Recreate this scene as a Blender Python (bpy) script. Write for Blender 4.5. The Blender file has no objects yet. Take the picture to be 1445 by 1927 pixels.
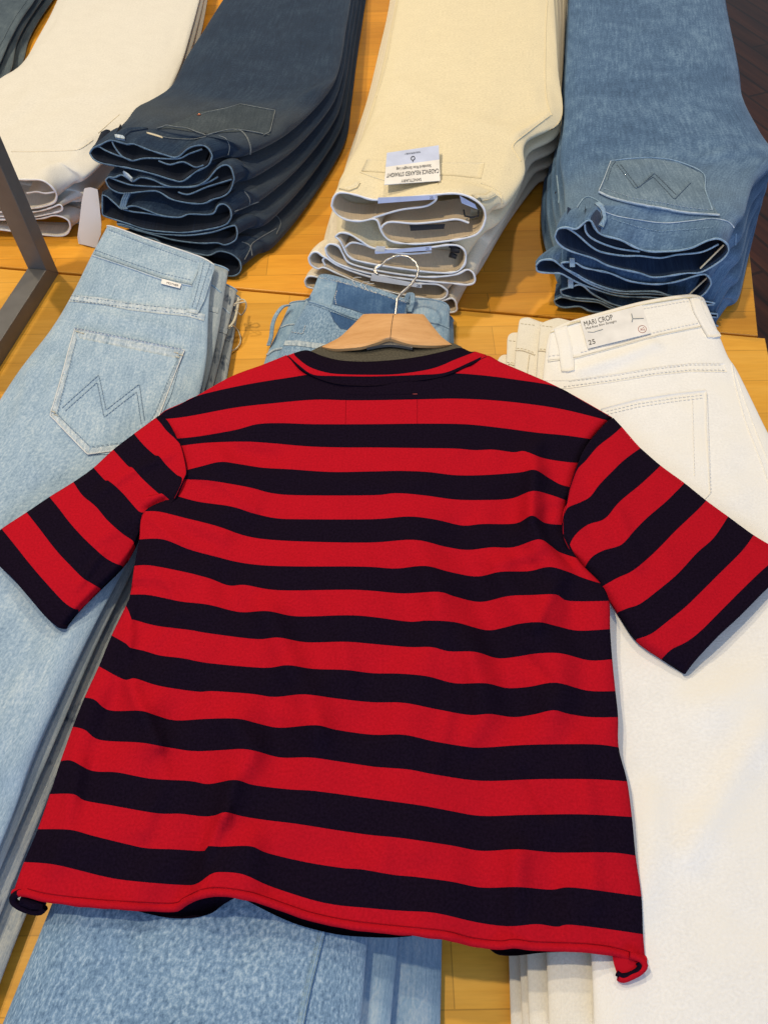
import bpy, math, random
from mathutils import Vector, Matrix, noise
from mathutils.bvhtree import BVHTree
random.seed(7)
S = bpy.context.scene
COL = S.collection
# ------------------------------------------------------------------ camera, world, lamps
F, CX, CY = 1447.0, 722.5, 963.5          # photograph pixels (1445 x 1927)
PITCH, ROLL, H = 54.5, -1.0, 0.76
CAM = Vector((0, -0.54, H))
MR = Matrix.Rotation(math.radians(90 - PITCH), 3, 'X') @ Matrix.Rotation(math.radians(ROLL), 3, 'Z')
cd = bpy.data.cameras.new('camera'); cam = bpy.data.objects.new('camera', cd); COL.objects.link(cam)
cd.sensor_fit = 'HORIZONTAL'; cd.sensor_width = 36; cd.lens = 36 * F / 1445.0
cd.clip_start = 0.01; cd.clip_end = 60
cam.matrix_world = Matrix.Translation(CAM) @ MR.to_4x4()
S.camera = cam
S.render.resolution_x, S.render.resolution_y = 767, 1024
W = bpy.data.worlds.new('World'); S.world = W; W.use_nodes = True
W.node_tree.nodes['Background'].inputs[0].default_value = (0.80, 0.88, 1.0, 1)
W.node_tree.nodes['Background'].inputs[1].default_value = 0.28
S.view_settings.view_transform = 'Standard'
try: S.view_settings.look = 'None'
except Exception: pass
S.view_settings.exposure = 0.15; S.view_settings.gamma = 1.0

def lamp(name, kind, loc, aim, power, color, **kw):
    d = bpy.data.lights.new(name, kind); d.energy = power; d.color = color
    for k, v in kw.items(): setattr(d, k, v)
    o = bpy.data.objects.new(name, d); COL.objects.link(o); o.location = loc
    o.rotation_euler = (Vector(aim) - Vector(loc)).to_track_quat('-Z', 'Y').to_euler()
    return o
WARM = (1.0, 0.82, 0.56)
lamp('ceiling_spot', 'SPOT', (-1.15, 1.25, 2.6), (0.0, 0.2, 0), 100, WARM, spot_size=1.5, spot_blend=0.6, shadow_soft_size=0.05)
lamp('ceiling_spot', 'SPOT', (-0.95, 0.25, 2.6), (0.1, 0.1, 0), 118, WARM, spot_size=1.5, spot_blend=0.6, shadow_soft_size=0.05)
lamp('ceiling_spot', 'SPOT', (0.45, 1.9, 2.5), (0.1, 0.3, 0), 80, WARM, spot_size=1.6, spot_blend=0.6, shadow_soft_size=0.07)
lamp('window_light', 'AREA', (0.9, -4.2, 1.45), (0.0, 0.3, 0.05), 88, (0.45, 0.63, 1.0), shape='RECTANGLE', size=3.2, size_y=1.4)

# ------------------------------------------------------------------ pixel -> world
def ray(u, v):
    return (MR @ Vector(((u - CX) / F, -(v - CY) / F, -1.0))).normalized()
def un(u, v, z=0.0):
    d = ray(u, v); return CAM + d * ((z - CAM.z) / d.z)
def unplane(u, v, pl):
    p0, n = pl; d = ray(u, v); return CAM + d * ((p0 - CAM).dot(n) / d.dot(n))
def plane3(a, b, c):
    return (a, (b - a).cross(c - a).normalized())

# ------------------------------------------------------------------ polyline helpers
def catmull(pts, n):
    """smooth resample of a list of tuples, uniform in control index"""
    m = len(pts); out = []
    for i in range(n + 1):
        t = i / n * (m - 1); k = min(int(t), m - 2); f = t - k
        p0 = pts[max(k - 1, 0)]; p1 = pts[k]; p2 = pts[k + 1]; p3 = pts[min(k + 2, m - 1)]
        out.append(tuple(0.5 * ((2 * b) + (-a + c) * f + (2 * a - 5 * b + 4 * c - d) * f * f + (-a + 3 * b - 3 * c + d) * f ** 3)
                         for a, b, c, d in zip(p0, p1, p2, p3)))
    return out
def arc(pts, us, smooth=True):
    """sample polyline (tuples) at arc-length fractions us"""
    if smooth and len(pts) > 2: pts = catmull(pts, (len(pts) - 1) * 6)
    L = [0.0]
    for a, b in zip(pts, pts[1:]): L.append(L[-1] + math.dist(a, b))
    T = L[-1] or 1e-9; out = []; k = 0
    for u in us:
        s = u * T
        while k < len(L) - 2 and L[k + 1] < s: k += 1
        while k > 0 and L[k] > s: k -= 1
        f = (s - L[k]) / max(L[k + 1] - L[k], 1e-9); f = min(max(f, 0), 1)
        out.append(tuple(a + (b - a) * f for a, b in zip(pts[k], pts[k + 1])))
    return out
def xfrac(pts, us):
    """sample an x-monotone polyline at x fractions"""
    pts = catmull(pts, (len(pts) - 1) * 5)
    q = [pts[0]]
    for p in pts[1:]:
        if p[0] > q[-1][0] + 1e-4: q.append(p)
    pts = q; out = []; k = 0
    x0, x1 = pts[0][0], pts[-1][0]
    for u in us:
        x = x0 + (x1 - x0) * u
        while k < len(pts) - 2 and pts[k + 1][0] < x: k += 1
        a, b = pts[k], pts[k + 1]; f = (x - a[0]) / max(b[0] - a[0], 1e-6); f = min(max(f, 0), 1)
        out.append((x, a[1] + (b[1] - a[1]) * f))
    return out
def lerp(a, b, t): return tuple(x + (y - x) * t for x, y in zip(a, b))
def nz(x, y, z=0.0): return noise.noise(Vector((x, y, z)))

# ------------------------------------------------------------------ objects
def mesh_obj(name, verts, faces, mats, parent=None, base=None, smooth=True, uvs=None, midx=None):
    me = bpy.data.meshes.new(name)
    if parent is not None:
        base = Vector(parent.location); q_ = parent.parent
        while q_: base += q_.location; q_ = q_.parent
    if base is None: base = Vector((0, 0, 0))
    me.from_pydata([tuple(Vector(v) - base) for v in verts], [], faces)
    if not isinstance(mats, (list, tuple)): mats = [mats]
    for m in mats: me.materials.append(m)
    if midx is not None: me.polygons.foreach_set('material_index', midx)
    if uvs is not None:
        l = me.uv_layers.new(name='UVMap')
        d = []
        for lp in me.loops: d += list(uvs[lp.vertex_index])
        l.data.foreach_set('uv', d)
    me.polygons.foreach_set('use_smooth', [smooth] * len(me.polygons))
    me.update()
    o = bpy.data.objects.new(name, me); COL.objects.link(o)
    if parent is not None: o.parent = parent
    else: o.location = base
    return o
def thing(name, label, cat, loc, group=None):
    o = bpy.data.objects.new(name, None); COL.objects.link(o); o.empty_display_size = 0.05
    o.location = Vector(loc); o['label'] = label; o['category'] = cat
    if group: o['group'] = group
    return o
def tag(o, label, cat, group=None):
    o['label'] = label; o['category'] = cat
    if group: o['group'] = group
    return o

class MB:
    def __init__(s): s.v = []; s.f = []; s.m = []; s.uv = []; s.flat = False
    def add(s, v, f, mi=0, uv=None):
        n = len(s.v); s.v += [Vector(p) for p in v]; s.f += [tuple(i + n for i in q) for q in f]
        s.m += [mi] * len(f); s.uv += (uv if uv is not None else [(p[0], p[1]) for p in v])
    def tube(s, pts, r, n=8, closed=False, mi=0, cap=True):
        pts = [Vector(p) for p in pts]; N = len(pts)
        if not hasattr(r, '__len__'): r = [r] * N
        v = []; f = []; up = None; L = 0; uv = []
        for i, p in enumerate(pts):
            a = pts[(i - 1) % N] if (closed or i) else p; b = pts[(i + 1) % N] if (closed or i < N - 1) else p
            t = (b - a)
            t = t.normalized() if t.length > 1e-9 else Vector((1, 0, 0))
            if up is None: up = Vector((0, 0, 1)) if abs(t.z) < .9 else Vector((1, 0, 0))
            up = (up - t * up.dot(t)); up = up.normalized() if up.length > 1e-6 else t.orthogonal().normalized()
            w = t.cross(up)
            if i: L += (p - pts[i - 1]).length
            for k in range(n):
                c = math.cos(2 * math.pi * k / n); q = math.sin(2 * math.pi * k / n)
                v.append(p + (up * c + w * q) * r[i]); uv.append((k / n * 6.28 * r[i], L))
        for i in range(N if closed else N - 1):
            j = (i + 1) % N
            for k in range(n):
                f.append((i * n + k, i * n + (k + 1) % n, j * n + (k + 1) % n, j * n + k))
        if cap and not closed:
            f.append(tuple(range(n))); f.append(tuple(range((N - 1) * n, N * n))[::-1])
        s.add(v, f, mi, uv)
    def box(s, a, ex, ey, ez, mi=0):
        a, ex, ey, ez = map(Vector, (a, ex, ey, ez))
        v = [a, a + ex, a + ex + ey, a + ey, a + ez, a + ex + ez, a + ex + ey + ez, a + ey + ez]
        s.add(v, [(0, 3, 2, 1), (4, 5, 6, 7), (0, 1, 5, 4), (1, 2, 6, 5), (2, 3, 7, 6), (3, 0, 4, 7)], mi)
    def out(s, name, mats, parent=None, base=None, smooth=True):
        return mesh_obj(name, s.v, s.f, mats, parent, base, smooth and not s.flat, s.uv, s.m)

# ------------------------------------------------------------------ materials
def mat(name):
    m = bpy.data.materials.new(name); m.use_nodes = True
    nt = m.node_tree; b = nt.nodes['Principled BSDF']; return m, nt, b
def N(nt, t, **kw):
    n = nt.nodes.new(t)
    for k, v in kw.items(): setattr(n, k, v)
    return n
def setin(n, **kw):
    for k, v in kw.items(): n.inputs[k.replace('_', ' ')].default_value = v
def noise_node(nt, vec, scale, detail=2, rough=.5, stretch=None):
    if stretch:
        mp = N(nt, 'ShaderNodeMapping'); mp.inputs['Scale'].default_value = stretch
        nt.links.new(vec, mp.inputs['Vector']); vec = mp.outputs[0]
    n = N(nt, 'ShaderNodeTexNoise'); setin(n, Scale=scale, Detail=detail, Roughness=rough)
    nt.links.new(vec, n.inputs['Vector']); return n.outputs['Fac']
def ramp(nt, fac, stops):
    r = N(nt, 'ShaderNodeValToRGB'); e = r.color_ramp.elements
    while len(e) < len(stops): e.new(0.5)
    for k, (p, c) in enumerate(stops):
        e[k].position = p; e[k].color = (*c, 1) if len(c) == 3 else c
    nt.links.new(fac, r.inputs[0]); return r.outputs[0]
def mixc(nt, a, b, fac, mode='MIX'):
    m = N(nt, 'ShaderNodeMix', data_type='RGBA', blend_type=mode)
    for s, x in ((m.inputs[0], fac), (m.inputs[6], a), (m.inputs[7], b)):
        if isinstance(x, (int, float)): s.default_value = x
        elif isinstance(x, tuple): s.default_value = (*x, 1)
        else: nt.links.new(x, s)
    return m.outputs[2]
def bump(nt, b, h, strength, dist=.001):
    n = N(nt, 'ShaderNodeBump'); setin(n, Strength=strength, Distance=dist)
    nt.links.new(h, n.inputs['Height']); nt.links.new(n.outputs[0], b.inputs['Normal'])
def denim(name, dark, mid, light, speck=.5, mott=.5, blotch=None, seed=0.0, fine=420, fade=None, slub=.7):
    m, nt, b = mat(name); tc = N(nt, 'ShaderNodeTexCoord')
    mp = N(nt, 'ShaderNodeMapping'); mp.inputs['Location'].default_value = (seed, seed * .7, 0)
    nt.links.new(tc.outputs['UV'], mp.inputs[0]); uv = mp.outputs[0]
    big = noise_node(nt, uv, 9, 3, .55)
    md = noise_node(nt, uv, 60, 3, .6, (1, .55, 1))
    sp = noise_node(nt, uv, fine, 2, .7, (1, .55, 1))
    sl = noise_node(nt, uv, 300, 2, .5, (1, .07, 1))
    def math2(op, a, c):
        x = N(nt, 'ShaderNodeMath', operation=op)
        for s, q in zip(x.inputs, (a, c)):
            if isinstance(q, (int, float)): s.default_value = q
            else: nt.links.new(q, s)
        return x.outputs[0]
    v = math2('MULTIPLY', big, mott)
    v = math2('ADD', v, math2('MULTIPLY', md, mott * .8))
    v = math2('ADD', v, math2('MULTIPLY', sp, speck))
    v = math2('ADD', v, math2('MULTIPLY', sl, speck * slub))
    tot = mott * 1.8 + speck * (1 + slub)
    v = math2('DIVIDE', v, tot)
    col = ramp(nt, v, [(.34, dark), (.5, mid), (.67, light)])
    if blotch:
        bn = noise_node(nt, uv, blotch[1], 3, .65)
        col = mixc(nt, col, blotch[0], ramp(nt, bn, [(blotch[2], (0, 0, 0)), (blotch[2] + .12, (1, 1, 1))]))
    if fade:
        sx = N(nt, 'ShaderNodeSeparateXYZ'); nt.links.new(tc.outputs['UV'], sx.inputs[0])
        y = math2('ADD', sx.outputs[1], math2('MULTIPLY', noise_node(nt, uv, 14, 3, .6), .10))
        y = math2('DIVIDE', math2('ABSOLUTE', math2('SUBTRACT', y, fade[1] + .05), 0), fade[2])
        k = ramp(nt, y, [(0, (fade[3],) * 3), (1, (0, 0, 0))])
        col = mixc(nt, col, mixc(nt, fade[0], ramp(nt, sp, [(.35, (.6, .6, .6)), (.65, (1, 1, 1))]), .7, 'MULTIPLY'), k)
    nt.links.new(col, b.inputs['Base Color'])
    setin(b, Roughness=.92); b.inputs['Specular IOR Level'].default_value = .15
    b.inputs['Sheen Weight'].default_value = .12
    tw = N(nt, 'ShaderNodeTexWave', wave_type='BANDS', bands_direction='DIAGONAL'); setin(tw, Scale=260, Distortion=1.5, Detail=1)
    nt.links.new(uv, tw.inputs['Vector'])
    h = math2('ADD', math2('MULTIPLY', sp, 1.0), math2('MULTIPLY', tw.outputs['Fac'], .08))
    bump(nt, b, h, .45, .0009)
    return m
def cloth(name, c, var=.12, rough=.9, fine=500, sheen=.05, bs=.25, tint=None, spec=.12):
    m, nt, b = mat(name); tc = N(nt, 'ShaderNodeTexCoord'); uv = tc.outputs['UV']
    n1 = noise_node(nt, uv, fine, 2, .6); n2 = noise_node(nt, uv, 14, 3, .5)
    lo = tuple(x * (1 - var) for x in c); hi = tuple(min(x * (1 + var), 1) for x in c)
    col = ramp(nt, n1, [(.3, lo), (.7, hi)])
    n3 = noise_node(nt, uv, 45, 4, .6); col = mixc(nt, col, ramp(nt, n3, [(.3, (.955, .955, .955)), (.7, (1, 1, 1))]), 1.0, 'MULTIPLY')
    if tint: col = mixc(nt, col, tint, ramp(nt, n2, [(.45, (0, 0, 0)), (.7, (1, 1, 1))]))
    nt.links.new(col, b.inputs['Base Color']); setin(b, Roughness=rough)
    b.inputs['Specular IOR Level'].default_value = spec; b.inputs['Sheen Weight'].default_value = sheen
    bump(nt, b, n1, bs, .0006); return m
def plain(name, c, rough=.5, metal=0.0, spec=.5):
    m, nt, b = mat(name); tc = N(nt, 'ShaderNodeTexCoord')
    n = noise_node(nt, tc.outputs['Object'], 40, 3, .5)
    nt.links.new(ramp(nt, n, [(.3, tuple(x * .9 for x in c)), (.7, tuple(min(1, x * 1.06) for x in c))]), b.inputs['Base Color'])
    setin(b, Roughness=rough, Metallic=metal); b.inputs['Specular IOR Level'].default_value = spec; return m

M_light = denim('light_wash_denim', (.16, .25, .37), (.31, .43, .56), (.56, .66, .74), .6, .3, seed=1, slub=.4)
M_light2 = denim('light_wash_denim_shaded', (.16, .22, .28), (.31, .37, .42), (.50, .55, .57), .6, .45, seed=4)  # greyer light wash, the colour of the pair under the top one
M_acid = denim('acid_wash_denim', (.14, .18, .24), (.32, .36, .39), (.54, .55, .50), .5, .6, blotch=((.05, .075, .12), 30, .57), seed=9)
M_mid = denim('mid_wash_denim', (.075, .14, .25), (.19, .31, .47), (.46, .60, .74), .85, .2, seed=2, fine=380, slub=.25)
M_mid2 = denim('faded_patch_denim', (.10, .19, .32), (.24, .37, .52), (.46, .56, .64), .5, .6, seed=6)
M_raw = denim('unfaded_blue_denim', (.025, .07, .18), (.05, .12, .27), (.13, .24, .42), .5, .6, seed=7)
M_blue = denim('blue_denim', (.028, .064, .130), (.072, .142, .262), (.19, .31, .46), .55, .42, seed=3, fade=((.20, .29, .37), .13, .12, .45))
M_bluep = denim('blue_pocket_denim', (.07, .115, .17), (.13, .20, .28), (.26, .36, .45), .55, .4, seed=13)
M_navyp = denim('navy_pocket_denim', (.016, .025, .035), (.034, .048, .060), (.075, .095, .11), .5, .4, seed=15)
M_blue_in = denim('blue_denim_inside', (.006, .014, .04), (.012, .03, .075), (.03, .06, .12), .5, .5, seed=3)  # darker copy of the blue, holds the shade inside the openings
M_navy = denim('dark_navy_denim', (.006, .014, .030), (.012, .027, .056), (.036, .064, .102), .5, .35, seed=5, fade=((.075, .085, .085), .13, .11, .5))
M_navy_in = denim('dark_navy_denim_inside', (.001, .002, .006), (.002, .005, .014), (.006, .013, .035), .5, .5, seed=5)  # near-black: shade inside the waist openings painted into the lining
M_slate = denim('slate_denim', (.035, .055, .075), (.075, .105, .13), (.14, .18, .20), .3, .5, seed=8)
M_hemb = denim('blue_denim_rim', (.10, .18, .28), (.25, .38, .52), (.45, .58, .72), .7, .3, seed=2)
M_hemn = denim('navy_denim_rim', (.035, .06, .11), (.10, .17, .26), (.25, .36, .47), .7, .3, seed=2)
M_worn = denim('worn_seam_denim', (.16, .25, .36), (.42, .51, .60), (.68, .74, .78), .8, .3, seed=2, fine=260)
M_wornn = denim('worn_navy_seam', (.06, .075, .085), (.15, .17, .18), (.30, .32, .31), .8, .3, seed=2, fine=260)
M_white = cloth('white_twill', (.87, .865, .85), .05, fine=380, bs=.5, tint=(.86, .84, .79))
M_white2 = cloth('offwhite_twill', (.80, .77, .69), .06, fine=380, bs=.5)
M_cream = cloth('cream_twill', (.76, .68, .48), .10, fine=340, bs=.8)
M_cream2 = cloth('pale_cream_twill', (.76, .69, .55), .10, fine=340, bs=.8)
M_lin = cloth('beige_lining', (.70, .56, .38), .08)
M_wcream = cloth('ivory_twill', (.70, .68, .62), .07, fine=380, bs=.5)
M_crim = cloth('white_piping', (.84, .86, .90), .04)  # bluish white: window light on the waist rims put into the colour
M_red = cloth('red_jersey', (.45, .0065, .0170), .12, fine=430, bs=.35, sheen=.0, spec=.03)
M_nvy = cloth('navy_jersey', (.0078, .0042, .0120), .30, fine=430, bs=.5, sheen=.0, spec=.03)
M_grey = cloth('grey_jersey', (.085, .078, .060), .35, fine=420)
M_thread = plain('cream_thread', (.62, .56, .42), .8)
M_thd = plain('dark_thread', (.20, .29, .40), .9)
M_thb = plain('blue_thread', (.12, .18, .25), .9)
M_thw = plain('white_thread', (.66, .68, .70), .8)
M_wst = plain('pale_grey_stitch', (.80, .78, .74), .9)
M_thn = plain('pale_stitch', (.24, .27, .28), .9)
M_paper = plain('white_card', (.80, .79, .78), .9, 0, .1)
M_paperb = plain('pale_blue_card', (.55, .62, .84), .9, 0, .1)  # pale blue; on the swing card it paints bluish light on white
M_ink = plain('black_ink', (.03, .03, .035), .6)
M_inkr = plain('red_ink', (.30, .04, .04), .6)
M_blk = plain('black_label', (.012, .012, .016), .7)
M_chrome = plain('chrome', (.58, .57, .56), .36, 1.0)
M_dred = plain('dark_red_seam', (.26, .004, .012), .95, 0, .05)
M_copper = plain('copper', (.62, .20, .09), .35, 1.0)
M_steel = plain('grey_metal', (.15, .145, .14), .42, .35)
M_hang = None
def wood(name, c1, c2, c3, sx=7.0, sy=60.0, plank=None, rough=.35, rot=0.0):
    m, nt, b = mat(name); tc = N(nt, 'ShaderNodeTexCoord')
    mp = N(nt, 'ShaderNodeMapping'); mp.inputs['Rotation'].default_value = (0, 0, rot); nt.links.new(tc.outputs['Object'], mp.inputs[0])
    v = mp.outputs[0]
    g = noise_node(nt, v, 1.0, 4, .6, (sx, sy, sy)); g2 = noise_node(nt, v, 1.0, 3, .6, (sx * 6, sy * 9, 1))
    col = ramp(nt, g, [(.3, c1), (.5, c2), (.72, c3)])
    col = mixc(nt, col, ramp(nt, g2, [(.35, (.72, .68, .62)), (.6, (1, 1, 1))]), .26, 'MULTIPLY')
    if plank:
        br = N(nt, 'ShaderNodeTexBrick'); br.offset = .37
        setin(br, Scale=1.0, Mortar_Size=plank[3], Mortar_Smooth=.1, Bias=0.0, Brick_Width=plank[0], Row_Height=plank[1])
        br.inputs['Color1'].default_value = (*[plank[2]] * 3, 1); br.inputs['Color2'].default_value = (1.06, 1.06, 1.06, 1); br.inputs['Mortar'].default_value = (plank[4],) * 3 + (1,)
        nt.links.new(v, br.inputs['Vector']); col = mixc(nt, col, br.outputs['Color'], 1.0, 'MULTIPLY')
    nt.links.new(col, b.inputs['Base Color']); setin(b, Roughness=rough); b.inputs['Specular IOR Level'].default_value = .35
    bump(nt, b, g2, .08, .0005); return m
SEAM = math.radians(-9.41)
M_table = wood('maple_board', (.68, .295, .022), (.76, .345, .030), (.82, .40, .042), 5, 42, (.34, .052, .80, .0006, .62), .42)
M_table2 = wood('maple_board_front', (.72, .35, .034), (.79, .40, .046), (.84, .45, .065), 5, 42, (.30, .06, .82, .0006, .65), .42)
M_floor = wood('dark_red_floor', (.055, .014, .007), (.095, .024, .010), (.14, .040, .016), 3, 30, (.9, .09, .7, .006, .35), .35, rot=1.2)
M_hang = wood('pale_hanger_wood', (.58, .30, .11), (.66, .36, .145), (.71, .40, .17), 16, 120, None, .38)
m, nt, b = mat('frosted_plastic'); M_plastic = m
setin(b, Roughness=.35, Alpha=1.0); b.inputs['Base Color'].default_value = (.74, .72, .74, 1)
b.inputs['Transmission Weight'].default_value = .12; b.inputs['IOR'].default_value = 1.25

# ------------------------------------------------------------------ generic cloth builders
def cosu(M, p=1.0):
    return [.5 - .5 * math.cos(math.pi * i / M) for i in range(M + 1)]
def ringloft(rings, sub, closed_back=True, amp=0.0, nscale=(9, 30), seed=0.0, ridges=None, band=None):
    """rings: list of (top[], bot[]) lists of Vectors (same length). returns verts, faces, uvs"""
    M = len(rings[0][0]) - 1; R = []
    K = (len(rings) - 1) * sub
    def ev(side, j, t):
        k = min(int(t), len(rings) - 2); f = t - k
        P = [rings[min(max(k + q, 0), len(rings) - 1)][side][j] for q in (-1, 0, 1, 2)]
        a, b, c, d = P
        return 0.5 * ((2 * b) + (-a + c) * f + (2 * a - 5 * b + 4 * c - d) * f * f + (-a + 3 * b - 3 * c + d) * f ** 3)
    verts = []; faces = []; uvs = []; prev = None; Lc = 0
    n = 2 * M
    for i in range(K + 1):
        t = i / sub
        top = [ev(0, j, t) for j in range(M + 1)]; bot = [ev(1, j, t) for j in range(M + 1)]
        mid = (top[M // 2] + bot[M // 2]) / 2
        if prev is not None: Lc += (mid - prev).length
        prev = mid
        Wd = (top[M] - top[0]).length
        fall = min(1.0, t * 1.2)
        for j in range(M + 1):
            p = top[j]; u = j / M; ed = min(1, 6 * min(u, 1 - u))
            if amp:
                x = (u - .5) * Wd
                h = nz(x * nscale[1] + seed, Lc * nscale[0], seed) + .5 * nz(x * nscale[1] * 2.3, Lc * nscale[0] * 2.1 + x * 9, seed + 3)
                p = p + Vector((0, 0, amp * h * ed * fall))
            if ridges:
                for (pl, w, hh) in ridges:
                    dmin = 1e9
                    for a, b in zip(pl, pl[1:]):
                        ab = b - a; q = Vector((p.x, p.y)) - a; s = max(0, min(1, q.dot(ab) / max(ab.dot(ab), 1e-9)))
                        dmin = min(dmin, (q - ab * s).length)
                    p = p + Vector((0, 0, hh * math.exp(-(dmin / w) ** 2)))
            verts.append(p); uvs.append(((u - .5) * .3, Lc))
        for j in range(M - 1, 0, -1):
            verts.append(bot[j]); uvs.append(((j / M - .5) * .3 + .5, Lc))
    for i in range(K):
        for j in range(n):
            a = i * n + j; b_ = i * n + (j + 1) % n
            faces.append((a, b_, b_ + n, a + n))
    if closed_back: faces.append(tuple(range(K * n, K * n + n)))
    return verts, faces, uvs
def ring(poly, z, t, us, pw=4.0):
    """flattened ring: px polyline L->R, centre height z (or (zl,zr)), thickness t"""
    zl, zr = z if isinstance(z, tuple) else (z, z)
    pts = arc(poly, us, len(poly) > 2); top = []; bot = []
    for u, p in zip(us, pts):
        zc = zl + (zr - zl) * u; pr = (1 - abs(2 * u - 1) ** pw) ** .5
        c = un(p[0], p[1], zc)
        top.append(c + Vector((0, 0, t / 2 * pr))); bot.append(c - Vector((0, 0, t / 2 * pr)))
    top[0] = bot[0]; top[-1] = bot[-1]
    return top, bot
def fix_front(v, f, n):          # close the first ring
    f.append(tuple(range(n))[::-1])

class Surf:
    def __init__(s, v, f): s.b = BVHTree.FromPolygons([tuple(p) for p in v], f); s.z = None
    def hit(s, u, v, off=0.0, zf=None, miss=False):
        d = ray(u, v); h = s.b.ray_cast(CAM, d)
        if h[0] is None:
            if miss: return None
            q = un(u, v, zf if zf is not None else (s.z or .06)); return q + Vector((0, 0, off)), Vector((0, 0, 1))
        n = h[1]
        if n.dot(d) > 0: n = -n
        s.z = h[0].z
        return h[0] + n * off, n
def line3(sf, px, off=.0006, n=None, smooth=True):
    L = sum(math.dist(a, b) for a, b in zip(px, px[1:]))
    n = n or max(4, int(L / 4))
    out = []
    for x, y in arc(px, [i / n for i in range(n + 1)], smooth):
        q = sf.hit(x, y, off, miss=True)
        if q is None or (out and (q[0] - out[-1]).length > .02): continue
        out.append(q[0])
    return out
def patch(sf, rows, off=.0015, nu=24, nv=16, pucker=None, smooth_rows=False, bulge=0.0):
    """closed thin patch lying on surface; rows = px polylines L->R, first to last"""
    mb = MB(); top = []; base = []; us = [i / nu for i in range(nu + 1)]
    RR = [arc(r, us, False) for r in rows]; uv = []
    for i in range(nv + 1):
        t = i / nv * (len(RR) - 1); k = min(int(t), len(RR) - 2); f = t - k
        for j in range(nu + 1):
            p = lerp(RR[k][j], RR[k + 1][j], f)
            e = min(i, nv - i, j, nu - j)
            o = off * (0.55 if e == 0 else 1.0) + bulge * math.sin(math.pi * i / nv) * math.sin(math.pi * j / nu)
            if pucker and e > 0: o += pucker[0] * (.5 + .5 * math.sin(pucker[1] * j + 1.3 * math.sin(j * .37)))
            q, nn = sf.hit(p[0], p[1], 0)
            top.append(q + nn * o); base.append(q - nn * .0004); uv.append((q.x, q.y))
    v = top + base; n = len(top); f = []
    for i in range(nv):
        for j in range(nu):
            a = i * (nu + 1) + j; f.append((a, a + 1, a + nu + 2, a + nu + 1))
    bd = list(range(nu + 1)) + [(i + 1) * (nu + 1) - 1 for i in range(1, nv + 1)] + [nv * (nu + 1) + j for j in range(nu - 1, -1, -1)] + [i * (nu + 1) for i in range(nv - 1, 0, -1)]
    for a, b in zip(bd, bd[1:] + bd[:1]): f.append((a, b, b + n, a + n))
    mb.add(v, f, 0, uv + uv); return mb
def band_rows(px, w):
    """two offset polylines (px) along a line, width w px"""
    a = []; b = []
    for i, p in enumerate(px):
        q0 = px[max(i - 1, 0)]; q1 = px[min(i + 1, len(px) - 1)]
        dx, dy = q1[0] - q0[0], q1[1] - q0[1]; l = math.hypot(dx, dy) or 1
        nx, ny = -dy / l, dx / l
        a.append((p[0] - nx * w / 2, p[1] - ny * w / 2)); b.append((p[0] + nx * w / 2, p[1] + ny * w / 2))
    return [a, b]
def seamline(name, sf, px, mt, parent, r=.0007, off=.0004, smooth=True):
    pts = line3(sf, px, off, smooth=smooth)
    if len(pts) < 3: return None
    mb = MB(); mb.tube(pts, r, 6); return mb.out(name, mt, parent)
def stitches(name, sf, lines, mt, parent, r=.00045, dash=.0035, gap=.0018, off=.0006, smooth=False):
    for px in lines:
        mb = MB(); pts = line3(sf, px, off, smooth=smooth); L = [0]
        if len(pts) < 3: continue
        for a, b in zip(pts, pts[1:]): L.append(L[-1] + (b - a).length)
        def at(s):
            k = 0
            while k < len(L) - 2 and L[k + 1] < s: k += 1
            return pts[k].lerp(pts[k + 1], min(1, (s - L[k]) / max(L[k + 1] - L[k], 1e-9)))
        s = 0
        while s + dash < L[-1]:
            mb.tube([at(s), at(s + dash / 2), at(s + dash)], [r * .7, r, r * .7], 5); s += dash + gap
        if mb.v: mb.out(name, mt, parent)
def text_on(quad, body, rect, mt, name, parent, off=.0006, font_shear=0, depth=0):
    """quad: TL,TR,BR,BL 3D. rect: u0,v0,u1,v1 (v down). text fills the rect"""
    c = bpy.data.curves.new('t', 'FONT'); c.body = body; c.size = 1; c.resolution_u = 3
    o = bpy.data.objects.new('t', c); COL.objects.link(o)
    bpy.context.view_layer.update()
    dg = bpy.context.evaluated_depsgraph_get(); me = bpy.data.meshes.new_from_object(o.evaluated_get(dg))
    vs = [v.co.copy() for v in me.vertices]; fs = [tuple(p.vertices) for p in me.polygons]
    bpy.data.objects.remove(o); bpy.data.curves.remove(c)
    if not vs: return None
    x0 = min(v.x for v in vs); x1 = max(v.x for v in vs); y0 = min(v.y for v in vs); y1 = max(v.y for v in vs)
    TL, TR, BR, BL = quad; nn = (TR - TL).cross(BL - TL).normalized()
    if nn.dot(CAM - TL) < 0: nn = -nn
    out = []
    for v in vs:
        u = rect[0] + (v.x - x0) / (x1 - x0) * (rect[2] - rect[0]); w = rect[1] + (y1 - v.y) / max(y1 - y0, 1e-6) * (rect[3] - rect[1])
        out.append(TL.lerp(TR, u).lerp(BL.lerp(BR, u), w) + nn * off)
    return mesh_obj(name, out, fs, mt, parent, smooth=False)
def flatq(q):
    TL, TR, BR, BL = q; n = (TR - TL).cross(BL - TL).normalized(); dd_ = (BR - CAM).normalized()
    return [TL, TR, CAM + dd_ * ((TL - CAM).dot(n) / dd_.dot(n)), BL]
def card(quad, th=.0005, nseg=1):
    TL, TR, BR, BL = quad; nn = (TR - TL).cross(BL - TL).normalized()
    if nn.dot(CAM - TL) < 0: nn = -nn
    mb = MB(); v = [p + nn * th for p in quad] + [p - nn * th * .2 for p in quad]
    mb.add(v, [(0, 1, 2, 3), (7, 6, 5, 4), (0, 4, 5, 1), (1, 5, 6, 2), (2, 6, 7, 3), (3, 7, 4, 0)]); mb.flat = True; return mb
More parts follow.
